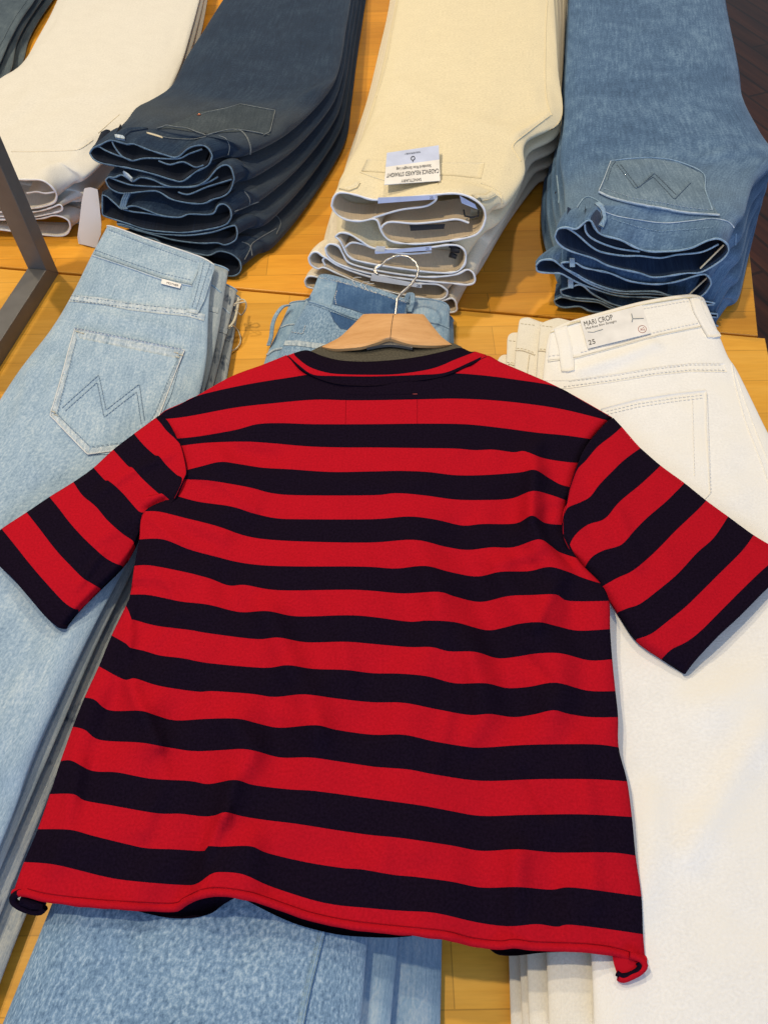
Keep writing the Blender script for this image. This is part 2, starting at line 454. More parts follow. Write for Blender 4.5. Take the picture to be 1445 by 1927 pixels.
def pxridge(lst, z=.1):
    return [([Vector(un(x, y, z)[:2]) for x, y in pl], w, h) for pl, w, h in lst]

# ------------------------------------------------------------------ tables and floor
d = Vector((math.cos(SEAM), math.sin(SEAM), 0)); nrm = Vector((-d.y, d.x, 0))
A = un(111, 513); B = un(1427, 631); C_ = un(1440, 635)
SEAMB = B
def table(name, corner, wl, dl, sgn, mt, label, edge_dir=None):
    """corner = right end of the seam edge; extends left wl and back/front dl; rounded top edge"""
    t = thing(name, label, 'table', corner - d * wl / 2 + nrm * sgn * dl / 2 + Vector((0, 0, -.75)))
    r = .002; th = .032
    sec = [(0, -th), (0, -r), (r * .3, -r * .3), (r, 0)]
    def outline(ins, z):
        c0 = corner - d * ins + nrm * sgn * ins; c1 = corner - d * (wl - ins) + nrm * sgn * ins
        e = edge_dir * dl if edge_dir is not None else nrm * sgn * dl
        return [q + Vector((0, 0, z)) for q in (c0, c1, c1 + e - nrm * sgn * 2 * ins, c0 + e - nrm * sgn * 2 * ins)]
    v = []; f = []
    for ins, z in sec: v += outline(ins, z)
    for k in range(3):
        for j in range(4): f.append((k * 4 + j, k * 4 + (j + 1) % 4, k * 4 + 4 + (j + 1) % 4, k * 4 + 4 + j))
    f.append((12, 13, 14, 15)); f.append((3, 2, 1, 0))
    mb = MB(); mb.add(v, f); o = mb.out('tabletop', mt, t, smooth=False)
    for a, b in ((.05, .05), (wl - .11, .05), (.05, dl - .11), (wl - .11, dl - .11)):
        mb = MB(); c = corner - d * (a + .06) + nrm * sgn * b + Vector((0, 0, -.75)); mb.box(c, d * .06, nrm * sgn * .06, (0, 0, .717))
        mb.out('leg', mt, t, smooth=False)
    return t
ee = (un(1363, 0) - B); ee = (ee - nrm * 0).normalized()
table('display_table', B + nrm * .0006, 2.4, 1.5, 1, M_table, 'maple table carrying the back row of folded jeans', ee / ee.dot(nrm))
table('display_table', C_ - nrm * .0006 + d * .0, 2.4, 1.3, -1, M_table2, 'maple table under the striped shirt and the front row of jeans')
mb = MB(); mb.box((-6, -5, -.80), (12, 0, 0), (0, 12, 0), (0, 0, .05)); fl = mb.out('floor', M_floor, smooth=False); fl['kind'] = 'structure'

# ------------------------------------------------------------------ jeans lying flat in front
def flat_jeans(name, label, rows, zs, t, mt, group=None, M=56, sub=10, amp=.0014, seed=0.0, ridges=None, us=None, nscale=(9, 30), pw=5.0):
    us = cosu(M); rr = [ring(r, z, t if not isinstance(t, list) else t[i], us, pw) for i, (r, z) in enumerate(zip(rows, zs))]
    v, f, uv = ringloft(rr, sub, True, amp, nscale, seed, ridges); fix_front(v, f, 2 * M)
    c = sum(v[: len(v)], Vector()) / len(v); zb = min(p.z for p in v)
    tt = thing(name, label, 'jeans', (c.x, c.y, zb), group)
    o = mesh_obj('jeans_body', v, f, mt, tt, uvs=uv)
    sf = Surf(v, f); sf.top0 = [v[j] for j in range(M + 1)]
    return tt, sf, o
def rim_on(tt, pts, mt, r=.0013, name='waist_edge', sl=None):
    mb = MB(); mb.tube([p + Vector((0, 0, .0003)) for p in pts], r, 7); return mb.out(name, mt, tt)

GL = 'light jeans stacked at the front left'
# lower pairs of the left front stack, then the top pair
left_specs = [  # right edge px (waist..hem), z
    ([(452, 562), (443, 610), (437, 662), (428, 712), (400, 820), (330, 1050), (200, 1360), (52, 1716), (-40, 1960)], .012, M_acid, 'bottom pair of acid-washed jeans in the front left stack, beside the beige loop'),
    ([(446, 548), (441, 577), (428, 622), (413, 680), (402, 722), (365, 850), (290, 1050), (160, 1340), (34, 1640), (-70, 1900)], .027, M_acid, 'grey acid-washed jeans, second from the bottom of the front left stack'),
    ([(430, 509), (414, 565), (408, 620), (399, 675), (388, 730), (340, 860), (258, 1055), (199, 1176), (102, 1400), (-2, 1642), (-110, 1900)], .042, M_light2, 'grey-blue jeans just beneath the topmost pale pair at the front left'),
]
for i, (R_, z, mt, lab) in enumerate(left_specs):
    n = 8; Rr = arc(R_, [k / n for k in range(n + 1)])
    Ls = [(225, 470), (160, 560), (80, 700), (-20, 850), (-150, 1000), (-280, 1200), (-400, 1400), (-500, 1650), (-560, 1900)]
    rows = []
    for k in range(n + 1):
        l = Ls[k]; r_ = Rr[k]
        rows.append([l, lerp(l, r_, .5), r_] if k else [(l[0], l[1]), lerp((l[0], l[1]), r_, .6), r_])
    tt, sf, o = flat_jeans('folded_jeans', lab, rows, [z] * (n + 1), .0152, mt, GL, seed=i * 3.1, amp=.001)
    rim_on(tt, sf.top0, M_hemb, .0012)
    cx, cy = R_[0]
    # waistband seam and belt loop near the visible corner
    seamline('waistband_seam', sf, [(cx - 60, cy + 10), (cx - 30, cy + 28), (cx - 14, cy + 42)], M_worn if i != 2 else M_hemb, tt, .0011)
    patch(sf, band_rows([(cx - 70, cy + 62), (cx - 40, cy + 70), (cx - 19, cy + 76)], 10), .0012, 14, 4, (.0006, 2.2)).out('yoke_seam', mt, tt)
# top pale pair
rows = [[(202, 426), (240, 441), (277, 455), (330, 473), (381, 490), (403, 500)],
        [(173, 480), (240, 500), (304, 521), (360, 534), (396, 545)],
        [(135, 556), (242, 578), (353, 590), (392, 600)],
        [(95, 622), (230, 650), (389, 672)],
        [(35, 700), (200, 735), (376, 740)],
        [(-40, 815), (150, 830), (345, 830)],
        [(-160, 1000), (80, 1000), (262, 1015)],
        [(-260, 1200), (0, 1190), (176, 1182)],
        [(-380, 1420), (-100, 1410), (76, 1400)],
        [(-480, 1640), (-180, 1610), (0, 1594)],
        [(-560, 1900), (-300, 1870), (-120, 1850)]]
rg = pxridge([([(60, 700), (40, 800), (70, 900)], .010, .0035), ([(110, 690), (95, 800), (120, 880)], .008, .0028), ([(10, 1060), (60, 1250), (0, 1400)], .012, .003),
              ([(130, 1190), (90, 1300), (30, 1450)], .014, .004), ([(150, 590), (260, 610), (370, 640)], .009, .0015)], .06)
tt, SL, o = flat_jeans('folded_jeans', 'topmost pale blue jeans of the front left stack, back pocket with zigzag stitching', rows, [.058, .058, .058, .058, .057, .056, .055, .054, .054, .053, .053], [.011] + [.0155] * 10, M_light, GL, M=72, amp=.0016, seed=11, ridges=rg)
LJ = tt
rim_on(tt, SL.top0[2:-1], M_thw, .0014)
w = patch(SL, [[(203, 429), (240, 444), (277, 458), (330, 476), (381, 493)], [(176, 478), (242, 501), (304, 523), (362, 536)]], .0016, 30, 8).out('waistband', M_light, tt)
seamline('waistband_seam', SL, [(174, 481), (242, 504), (304, 526), (362, 539)], M_worn, tt, .0013, .0008)
stitches('waistband_stitching', SL, [[(180, 472), (243, 495), (305, 516), (362, 529)], [(206, 434), (277, 462), (376, 497)]], M_thd, w, .0005, off=.0021)
YK = patch(SL, [[(136, 555), (190, 560), (242, 570), (300, 577), (353, 582), (386, 592)], [(130, 568), (190, 573), (242, 584), (300, 591), (353, 596), (384, 605)]], .0014, 64, 5, (.0012, 1.35)).out('yoke_seam', M_worn, tt)
stitches('yoke_stitching', SL, [[(134, 566), (242, 580), (353, 593), (384, 601)], [(136, 558), (242, 573), (353, 585), (384, 594)]], M_thd, YK, .0005, off=.0022)
lp = patch(SL, [[(378, 492), (390, 494), (403, 501)], [(372, 520), (384, 523), (396, 527)], [(362, 560), (373, 563), (385, 566)], [(352, 586), (362, 590), (373, 591)]], .0042, 8, 16).out('belt_loop', M_light, tt)
stitches('belt_loop_stitching', SL, [[(385, 496), (362, 585)], [(395, 500), (369, 587)]], M_thd, lp, .0005, off=.0048)
patch(SL, [[(352, 583), (373, 587)], [(351, 590), (372, 594)]], .0052, 6, 3).out('bar_tack', M_worn, tt)
PK = [(142, 620), (348, 661), (320, 730), (290, 815), (240, 846), (166, 857), (95, 784), (112, 720)]
prow = [[(142, 620), (245, 641), (348, 661)], [(133, 655), (235, 676), (338, 690)], [(115, 710), (222, 735), (322, 745)], [(98, 775), (205, 795), (303, 785)], [(120, 812), (205, 830), (288, 812)], [(163, 855), (200, 856), (242, 847)]]
pk = patch(SL, prow, .0020, 40, 34).out('back_pocket', M_light, tt)
edge = [(142, 620), (348, 661), (330, 706), (304, 775), (288, 815), (242, 847), (166, 857), (95, 784), (118, 705), (142, 620)]
inn = [(150, 640), (336, 678), (316, 722), (293, 780), (276, 808), (236, 836), (172, 844), (108, 781), (128, 710), (146, 640)]
band = MB()
for a, b in zip(range(len(edge) - 1), range(1, len(edge))):
    n_ = max(8, int(math.dist(edge[a], edge[b]) / 3.2))
    p = patch(SL, [[edge[a], edge[b]], [inn[a], inn[b]]], .0028, n_, 3, (.0013, 2.1 + .13 * a)); band.add(p.v, p.f, 0, p.uv)
band.out('pocket_border', M_worn, pk)
seamline('pocket_edge', SL, [(142, 620), (348, 661), (330, 706), (304, 775), (288, 815)], M_thw, pk, .0007, .0022, smooth=False)
seamline('pocket_edge', SL, [(142, 620), (118, 705), (95, 784), (166, 857), (242, 847)], M_thw, pk, .0008, .0022, smooth=False)
stitches('pocket_stitching', SL, [inn[1:], edge[:2]], M_thd, pk, .0005, off=.0036)
stitches('pocket_zigzag', SL, [[(118, 770), (187, 708), (201, 774), (263, 725), (273, 794)], [(124, 776), (184, 722), (197, 788), (258, 740), (267, 800)]], M_thd, pk, .0005, .004, .0008, off=.0027)
for q in ((147, 628), (156, 631), (333, 668), (342, 672), (335, 676), (101, 779), (106, 785)):
    mb = MB(); mb.tube([SL.hit(q[0] - 4, q[1] - 1, .004)[0], SL.hit(q[0] + 4, q[1] + 1, .004)[0]], .0007, 5); mb.out('bar_tack', M_thread, pk)
qd = [SL.hit(306, 527, .0022)[0], SL.hit(342, 537, .0022)[0], SL.hit(339, 545, .0022)[0], SL.hit(304, 536, .0022)[0]]; qd = flatq(qd)
tb = card(qd, .0006).out('fabric_tab', M_paper, tt); text_on(qd, 'MOTHER', (.28, .35, .9, .78), M_ink, 'tab_lettering', tb, .0009)
# beige elastic loop hanging off the lower pair
mb = MB()
zf = .03
loop = [un(441, 575, .04), un(448, 566, .045), un(457, 563, .045), un(463, 570, .043), un(462, 582, .035), un(455, 592, .02), un(449, 589, .02), un(443, 583, .03)]
mb.tube([Vector(p) for p in arc([tuple(x) for x in loop], [i / 30 for i in range(31)])], .0011, 7)
mb.tube([Vector(p) for p in arc([tuple(un(*q)) for q in ((441, 572, .045), (452, 569, .047), (462, 568, .046))], [i / 8 for i in range(9)])], .0011, 7)
loop = [un(438, 612, .022), un(446, 619, .010), un(452, 632, .004), un(452, 645, .003), un(445, 655, .003), un(437, 660, .004)]
mb.tube([Vector(p) for p in arc([tuple(x) for x in loop], [i / 30 for i in range(31)])], .0011, 7)
mb.tube([Vector(p) for p in arc([tuple(un(*q)) for q in ((449, 560, .035), (446, 585, .032), (440, 605, .030), (431, 616, .030))], [i / 16 for i in range(17)])], .0019, 7)
mb.v and tag(mb.out('hang_loop', M_thread, base=un(445, 600, 0)), 'thin beige elastic loop hanging out of the front left jeans stack', 'cord')

# centre stack
GC = 'mid blue distressed jeans stacked at the front centre'
def leg_rows(top_rows, Lb, Rb, n=6):
    l0, r0 = top_rows[-1][0], top_rows[-1][-1]; out = list(top_rows)
    for k in range(1, n + 1):
        f = k / n; a = lerp(l0, Lb, f); b = lerp(r0, Rb, f); out.append([a, lerp(a, b, .5), b])
    return out
rc = leg_rows([[(545, 572), (600, 574), (700, 585), (790, 592), (842, 598), (853, 606)], [(522, 625), (600, 630), (700, 640), (854, 660)], [(495, 690), (700, 720), (850, 740)]], (180, 1960), (828, 1960))
tt, sf, o = flat_jeans('folded_jeans', 'bottom blue jeans of the front centre stack, belt loop standing out at the left', rc, [.009] * len(rc), .016, M_mid2, GC, seed=21)
rim_on(tt, sf.top0[1:-1], M_hemb, .0012)
mb = MB(); pts = [un(544, 574, .022), un(532, 577, .026), un(520, 592, .026), un(513, 610, .024), un(510, 634, .020), un(505, 650, .014)]
pp = [Vector(p) for p in arc([tuple(x) for x in pts], [i / 24 for i in range(25)])]
for k in (-1, 0, 1):
    mb.tube([p + Vector((.0016 * k, 0, 0)) for p in pp], .0014, 7)
mb.out('belt_loop', M_hemb, tt)
seamline('waistband_seam', sf, [(524, 619), (540, 612), (560, 611), (580, 615)], M_worn, tt, .0014)
seamline('side_seam', sf, [(500, 672), (515, 660), (540, 655)], M_worn, tt, .0022)
rc = leg_rows([[(575, 566), (640, 562), (700, 568), (770, 570), (810, 571), (838, 576), (846, 586)], [(560, 610), (640, 615), (740, 625), (846, 640)], [(530, 670), (690, 700), (846, 730)]], (60, 1960), (732, 1960))
tt, sf, o = flat_jeans('folded_jeans', 'middle blue jeans of the front centre stack, small belt loop right of the hook', rc, [.026] * len(rc), .016, M_mid2, GC, seed=24)
rim_on(tt, sf.top0[1:-1], M_hemb, .0012)
seamline('waistband_seam', sf, [(775, 604), (800, 606), (825, 610), (844, 618)], M_hemb, tt, .0014)
mb = MB(); pp = [sf.hit(764, 572, .004)[0], sf.hit(768, 566, .012)[0], sf.hit(775, 566, .012)[0], sf.hit(776, 576, .008)[0], sf.hit(770, 590, .003)[0]]
pp = [Vector(p) for p in arc([tuple(x) for x in pp], [i / 16 for i in range(17)])]
for k in (-1, 0, 1): mb.tube([p + Vector((.002 * k, 0, 0)) for p in pp], .0016, 7)
mb.out('belt_loop', M_hemb, tt)
rc = leg_rows([[(599, 520), (612, 521), (640, 529), (690, 544), (735, 559), (765, 568)], [(580, 565), (640, 585), (700, 602), (765, 615)], [(552, 615), (640, 632), (772, 650)], [(515, 690), (650, 700), (778, 720)]], (-8, 1960), (676, 1960))
rgc = pxridge([([(190, 1700), (260, 1800), (300, 1960)], .018, .003), ([(400, 1720), (380, 1960)], .022, .003), ([(120, 1760), (90, 1960)], .012, .002)], .05)
tt, SC, o = flat_jeans('folded_jeans', 'topmost blue jeans of the front centre stack, frayed waist with an unfaded dark patch', rc, [.044] * len(rc), .016, M_mid, GC, M=72, seed=27, ridges=rgc, sub=12)
patch(SC, [[(599, 523), (612, 524), (635, 531)], [(590, 545), (605, 548), (630, 555)], [(578, 566), (600, 572), (622, 580)]], .0010, 12, 10).out('waistband', M_mid2, tt)
patch(SC, [[(636, 530), (690, 545), (735, 560), (764, 569)], [(632, 548), (690, 568), (760, 590)], [(626, 572), (660, 582), (740, 608)]], .0012, 30, 12).out('unfaded_patch', M_raw, tt)
patch(SC, [[(620, 586), (640, 592), (672, 604)], [(628, 604), (650, 610), (680, 616)], [(640, 618), (660, 622), (680, 624)]], .0008, 14, 8).out('unfaded_patch', M_raw, tt)
seamline('waistband_seam', SC, [(574, 567), (592, 570), (620, 580), (650, 593), (690, 606)], M_hemb, tt, .0016, .0006)
stitches('waistband_stitching', SC, [[(574, 572), (592, 575), (620, 585), (650, 598), (684, 610)]], M_thd, tt, .0005, off=.0014)
patch(SC, [[(538, 641), (560, 641), (590, 645), (620, 648)], [(534, 650), (560, 651), (590, 655), (616, 660)]], .0014, 30, 4, (.0009, 1.9)).out('yoke_seam', M_worn, tt)
stitches('waist_dart', SC, [[(634, 548), (630, 560), (633, 575)], [(545, 625), (570, 629), (575, 612)]], M_thw, tt, .0006, .003, .0015, off=.0012)
mb = MB(); random.seed(3)
for k in range(90):       # frayed raw edge
    u = random.random(); q = arc([(602, 521), (640, 529), (690, 544), (735, 559), (765, 568)], [u])[0]
    p, nn = SC.hit(q[0], q[1] + 3, .0005); l = random.uniform(.001, .0045)
    a = random.uniform(-.8, .8); mb.tube([p, p + Vector((math.sin(a), math.cos(a), .4)) * l * .6, p + Vector((math.sin(a * 2), math.cos(a * 1.4), .2)) * l], [.0004, .0003, .0002], 4)
for q in ((684, 545), (692, 548), (668, 536)):
    p, nn = SC.hit(q[0], q[1], .001)
    mb.tube([p, p + Vector((-.004, .006, .003)), p + Vector((0, .011, .004)), p + Vector((.009, .012, .003))], .0005, 5)
mb.out('frayed_edge', M_thw, tt)
patch(SC, [[(616, 1740), (600, 1800), (580, 1880), (566, 1958)], [(605, 1738), (589, 1800), (569, 1880), (555, 1958)]], .0011, 60, 4, (.0007, 1.5)).out('side_seam', M_mid2, tt)
seamline('side_seam_edge', SC, [(611, 1738), (595, 1800), (576, 1880), (561, 1958)], M_hemb, tt, .0008, .0012)
seamline('side_seam_edge', SC, [(618, 1738), (602, 1800), (583, 1880), (568, 1958)], M_raw, tt, .0006, .0004)

# white stack on the right
GW = 'white jeans stacked at the front right'
def wrow(px, bl): return px
wsp = [
    (.0075, [[(933, 690), (940, 675), (955, 672), (1000, 680), (1300, 640)], [(928, 740), (1100, 740), (1350, 740)], [(930, 900), (1150, 900), (1420, 900)]], (962, 1960), (1560, 1960), M_white2, 'lowest white jeans at the front right, only a corner showing by the shirt'),
    (.0205, [[(954, 640), (958, 632), (972, 630), (1020, 640), (1320, 620)], [(952, 690), (1100, 700), (1355, 720)], [(940, 880), (1150, 880), (1430, 900)]], (984, 1960), (1580, 1960), M_white2, 'off-white jeans second from the bottom of the front right stack'),
    (.0335, [[(976, 608), (980, 602), (995, 602), (1015, 611), (1100, 622), (1330, 600)], [(970, 664), (1015, 676), (1100, 680), (1362, 700)], [(960, 850), (1150, 860), (1440, 880)]], (996, 1960), (1600, 1960), M_white2, 'off-white jeans in the middle of the front right stack, side seam showing'),
    (.0465, [[(1016, 612), (1022, 609), (1045, 604), (1058, 606), (1090, 612), (1200, 590), (1332, 580)], [(1013, 665), (1020, 668), (1100, 670), (1368, 690)], [(1000, 850), (1150, 860), (1450, 870)]], (1033, 1960), (1620, 1960), M_white2, 'white jeans second from the top of the front right stack'),
]
for i, (z, tr, Lb, Rb, mt, lab) in enumerate(wsp):
    rr_ = leg_rows(tr, Lb, Rb)
    tt, sf, o = flat_jeans('folded_jeans', lab, rr_, [z] * len(rr_), .0132, mt, GW, seed=31 + i, amp=.0009)
    a, b = tr[0][0], tr[1][0]
    l = [lerp(a, b, .92), (a[0] + 8, b[1] - 4), (a[0] + 30, b[1] + 4)]
    seamline('waistband_seam', sf, l, M_cream2, tt, .0011)
    if i == 2: seamline('side_seam', sf, [(996, 668), (993, 690), (990, 720)], M_cream2, tt, .0008)
    stitches('waistband_stitching', sf, [[(a[0] + 4, a[1] + 1), (a[0] + 30, a[1] + 4)], [(l[0][0] + 2, l[0][1] - 4), (l[1][0], l[1][1] - 4), (l[2][0], l[2][1] - 4)]], M_cream, tt, .0004)
rw = [[(1034, 626), (1043, 620), (1072, 609), (1140, 590), (1209, 572), (1289, 559), (1318, 561), (1327, 568)],
      [(1029, 645), (1090, 640), (1200, 625), (1290, 605), (1345, 610)],
      [(1025, 676), (1110, 680), (1230, 668), (1368, 668)],
      [(1021, 712), (1150, 712), (1280, 700), (1388, 700)],
      [(1015, 790), (1200, 780), (1432, 790)],
      [(1010, 900), (1230, 890), (1475, 880)], [(1010, 1050), (1250, 1050), (1530, 1040)],
      [(1040, 1250), (1300, 1250), (1570, 1250)], [(1070, 1450), (1330, 1450), (1610, 1450)], [(1095, 1650), (1350, 1650), (1650, 1650)], [(1112, 1800), (1390, 1800), (1680, 1800)], [(1118, 1960), (1400, 1960), (1700, 1960)]]
rgw = pxridge([([(1095, 690), (1160, 668), (1230, 640)], .010, .0040), ([(1200, 1480), (1300, 1600), (1445, 1370)], .02, -.0005), ([(1445, 1360), (1370, 1480), (1300, 1600)], .013, .0045),
               ([(1230, 1500), (1240, 1600), (1200, 1700)], .014, .003), ([(1330, 985), (1400, 990), (1460, 1010)], .006, -.003), ([(1280, 925), (1330, 940), (1400, 930)], .008, .002),
               ([(1180, 880), (1260, 960), (1350, 1010)], .010, .002), ([(1330, 1330), (1400, 1290), (1450, 1270)], .02, .004)], .075)
tt, SW, o = flat_jeans('folded_jeans', 'topmost white jeans of the front right stack, paper card stapled to the waistband', rw, [.0595] * len(rw), [.011] + [.0140] * (len(rw) - 1), M_white, GW, M=80, seed=37, ridges=rgw, amp=.0016, nscale=(7, 16))
patch(SW, [[(1036, 628), (1072, 613), (1140, 594), (1209, 575), (1289, 562), (1322, 566)], [(1030, 678), (1060, 675), (1085, 672), (1160, 652), (1240, 630), (1330, 612)]], .0014, 60, 12).out('waistband', M_white, tt)
seamline('waistband_seam', SW, [(1031, 681), (1060, 677), (1085, 674), (1160, 654), (1240, 632), (1328, 614)], M_white2, tt, .0009, .0004)
seamline('waist_edge', SW, [(1036, 627), (1072, 611), (1140, 592), (1209, 574), (1289, 561), (1320, 564)], M_cream, tt, .0012, .0006)
stitches('waistband_stitching', SW, [[(1210, 583), (1289, 569), (1318, 572)], [(1092, 665), (1160, 646), (1240, 625), (1325, 607)], [(1032, 672), (1058, 669)]], M_wst, tt, .0004, off=.0021)
patch(SW, [[(1042, 622), (1055, 618), (1066, 614)], [(1050, 655), (1063, 652), (1075, 648)], [(1056, 700), (1068, 701), (1081, 698)]], .0042, 8, 16).out('belt_loop', M_white, tt)
patch(SW, [[(1296, 564), (1305, 562), (1316, 562)], [(1304, 590), (1313, 588), (1324, 585)], [(1316, 612), (1324, 610), (1334, 606)], [(1330, 636), (1342, 637), (1356, 634)]], .0042, 8, 16).out('belt_loop', M_white, tt)
patch(SW, [[(1020, 716), (1070, 716), (1150, 706), (1230, 692), (1300, 684), (1362, 684)], [(1018, 733), (1070, 731), (1150, 720), (1230, 707), (1300, 700), (1368, 701)]], .0010, 60, 4, (.0003, 1.7)).out('yoke_seam', M_white, tt)
stitches('yoke_stitching', SW, [[(1070, 719), (1150, 709), (1230, 696), (1300, 688), (1360, 688)], [(1060, 729), (1150, 717), (1230, 704), (1300, 697), (1366, 698)]], M_wst, tt, .0004, off=.0017)
patch(SW, [[(1130, 770), (1200, 752), (1265, 742), (1329, 735)], [(1130, 830), (1200, 820), (1329, 800)], [(1140, 960), (1240, 960), (1333, 870)], [(1180, 1010), (1260, 1005), (1336, 930)]], .0017, 30, 30).out('back_pocket', M_white, tt)
stitches('pocket_stitching', SW, [[(1140, 782), (1200, 768), (1265, 758), (1322, 751)], [(1140, 776), (1200, 762), (1265, 752), (1324, 745)], [(1302, 756), (1306, 900)], [(1329, 742), (1336, 930)]], M_wst, tt, .0004, off=.0022)
seamline('side_seam', SW, [(1374, 668), (1383, 720), (1402, 790), (1425, 850), (1450, 920)], M_white, tt, .0009, .0003)
seamline('side_seam', SW, [(1383, 700), (1400, 750), (1422, 810), (1450, 880)], M_white, tt, .0007, .0003)
# paper card
off_ = .0035
tg = thing('price_card', 'white paper card reading MARI CROP stapled on the top white jeans', 'price tag', SW.hit(1150, 620)[0])
q = [SW.hit(1091, 607, off_)[0], SW.hit(1206, 578, off_)[0], SW.hit(1223, 631, off_)[0], SW.hit(1105, 660, off_)[0]]; q = flatq(q)
cdo = card(q, .0005).out('card', M_paper, tg)
text_on(q, 'MARI CROP', (.04, .07, .50, .25), M_ink, 'lettering', cdo, .0008)
text_on(q, 'Mid-Rise Slim Straight', (.045, .29, .54, .39), M_ink, 'lettering', cdo, .0008)
text_on(q, '25', (.03, .74, .135, .90), M_ink, 'lettering', cdo, .0008)
text_on(q, 'AG', (.855, .76, .925, .86), M_inkr, 'lettering', cdo, .0008)
mb = MB(); TL, TR, BR, BL = q; nn = (TR - TL).cross(BL - TL).normalized(); nn = nn if nn.dot(CAM - TL) > 0 else -nn
el = []
for i in range(24):
    a = 2 * math.pi * i / 24; u = .89 + .062 * math.cos(a); v_ = .81 + .12 * math.sin(a); el.append(TL.lerp(TR, u).lerp(BL.lerp(BR, u), v_) + nn * .0008)
mb.tube(el, .0003, 5, closed=True); mb.out('emblem_ring', M_inkr, cdo)
mb = MB()
def on(u, v_, o=.001): return TL.lerp(TR, u).lerp(BL.lerp(BR, u), v_) + nn * o
mb.tube([on(.80, .22), on(.79, .36, .002), on(.80, .40), on(.96, .47)], .0005, 5); mb.tube([on(.79, .40), on(.76, .50, .002)], .0004, 5); mb.tube([on(.06, .46), on(.14, .52), on(.30, .50)], .0003, 5)
mb.out('staple', M_thn, tg)
tg2 = thing('price_card', 'second paper card mostly hidden behind the MARI CROP card', 'price tag', SW.hit(1100, 606)[0])
q2 = [un(1071, 607, .0645), un(1181, 580, .0645), un(1184, 592, .064), un(1074, 619, .064)]
card(q2, .0006).out('card', M_cream2, tg2); text_on(q2, 'AM', (.05, .1, .18, .5), M_ink, 'lettering', tg2, .0008)

# ------------------------------------------------------------------ stacks with waist openings facing the viewer
def back_pair(label, top, bot, inner, facade, guides, zs, ts, mt, mt_in, mrim, group, M=60, sub=9, amp=.0015, seed=0.0,
              ridges=None, rim_r=.0013, nscale=(9, 26), inner_depth=.05, back=None, closed_rim=True):
    """top/bot: px polylines of the waist opening; guides: list of px polylines L->R going back; zs centre heights; ts thickness"""
    us = cosu(M)
    T = [unplane(x, y, facade) for x, y in arc(top, us)]; Bm = [unplane(x, y, facade) for x, y in arc(bot, us)]
    Bm[0] = T[0]; Bm[-1] = T[-1]
    gen = [ring(g, z, t, us, 5.0) for g, z, t in zip(guides, zs, ts)]
    # push-back ring keeps the mouth shape a little way in
    bdir = (facade[1] if facade[1].y > 0 else -facade[1]); bdir = Vector((bdir.x, bdir.y, 0)).normalized() if back is None else back
    r1 = ([p + bdir * .012 for p in T], [p + bdir * .012 for p in Bm])
    rings = [(T, Bm), r1]
    g0 = gen[0]
    for w_ in (.55,):
        rings.append(([(a + bdir * .03) * (1 - w_) + b * w_ for a, b in zip(T, g0[0])], [(a + bdir * .03) * (1 - w_) + b * w_ for a, b in zip(Bm, g0[1])]))
    rings += gen
    v, f, uv = ringloft(rings, sub, True, amp, nscale, seed, ridges)
    n = 2 * M
    c = sum(T, Vector()) / len(T)
    zb = max(0.0, min(p.z for p in Bm))
    tt = thing('folded_jeans', label, 'jeans', (c.x, c.y, zb), group)
    # inner lining: offset copy of first rings
    mesh_obj('jeans_body', v, f, mt, tt, uvs=uv)
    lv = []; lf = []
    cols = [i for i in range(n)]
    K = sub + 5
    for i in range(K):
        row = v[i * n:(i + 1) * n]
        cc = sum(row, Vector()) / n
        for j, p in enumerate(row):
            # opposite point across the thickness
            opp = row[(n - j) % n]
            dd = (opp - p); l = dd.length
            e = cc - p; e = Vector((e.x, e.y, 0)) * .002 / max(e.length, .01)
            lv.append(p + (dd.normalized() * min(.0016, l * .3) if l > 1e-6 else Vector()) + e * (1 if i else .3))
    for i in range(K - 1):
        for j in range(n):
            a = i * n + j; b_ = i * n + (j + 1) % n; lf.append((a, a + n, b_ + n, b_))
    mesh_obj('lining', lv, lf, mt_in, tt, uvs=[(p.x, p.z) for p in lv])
    loopp = T + Bm[-2:0:-1]
    # even resample for the rim
    lt = [tuple(p) for p in loopp] + [tuple(loopp[0])]
    rp = [Vector(p) for p in arc(lt, [i / 150 for i in range(151)], False)][:-1]
    rp = [p - bdir * .0006 for p in rp]
    mb = MB(); mb.tube(rp, [rim_r * (.9 + .45 * nz(i * .23, seed, 2)) for i in range(len(rp))], 7, closed=True); mb.out('waist_edge', mrim, tt)
    for il in inner:
        pts = [unplane(x, y, facade) + bdir * .0015 for x, y in arc(il, [i / 40 for i in range(41)])]
        mb = MB(); mb.tube(pts, rim_r * .9, 7); mb.out('folded_edge', mrim, tt)
        sv = []; sfc = []
        for i, p in enumerate(pts): sv += [p, p + bdir * inner_depth * .5 + Vector((0, 0, -.001)), p + bdir * inner_depth]
        for i in range(len(pts) - 1):
            for k in range(2): a = i * 3 + k; sfc.append((a, a + 1, a + 4, a + 3))
        mesh_obj('folded_waistband', sv, sfc, mt_in if mt_in is not M_cream2 else M_cream2, tt, uvs=[(p.x, p.y + p.z) for p in sv])
    sf = Surf(v, f); sf.T = T; sf.bd = bdir
    return tt, sf
def gl(L, R, Z):      # guides from left/right px lists, with optional bulge
    return [[l, lerp(l, r, .5), r] for l, r in zip(L, R)], Z
def mixg(A_, B_, t): return [[lerp(p, q, t) for p, q in zip(a, b)] for a, b in zip(A_, B_)]

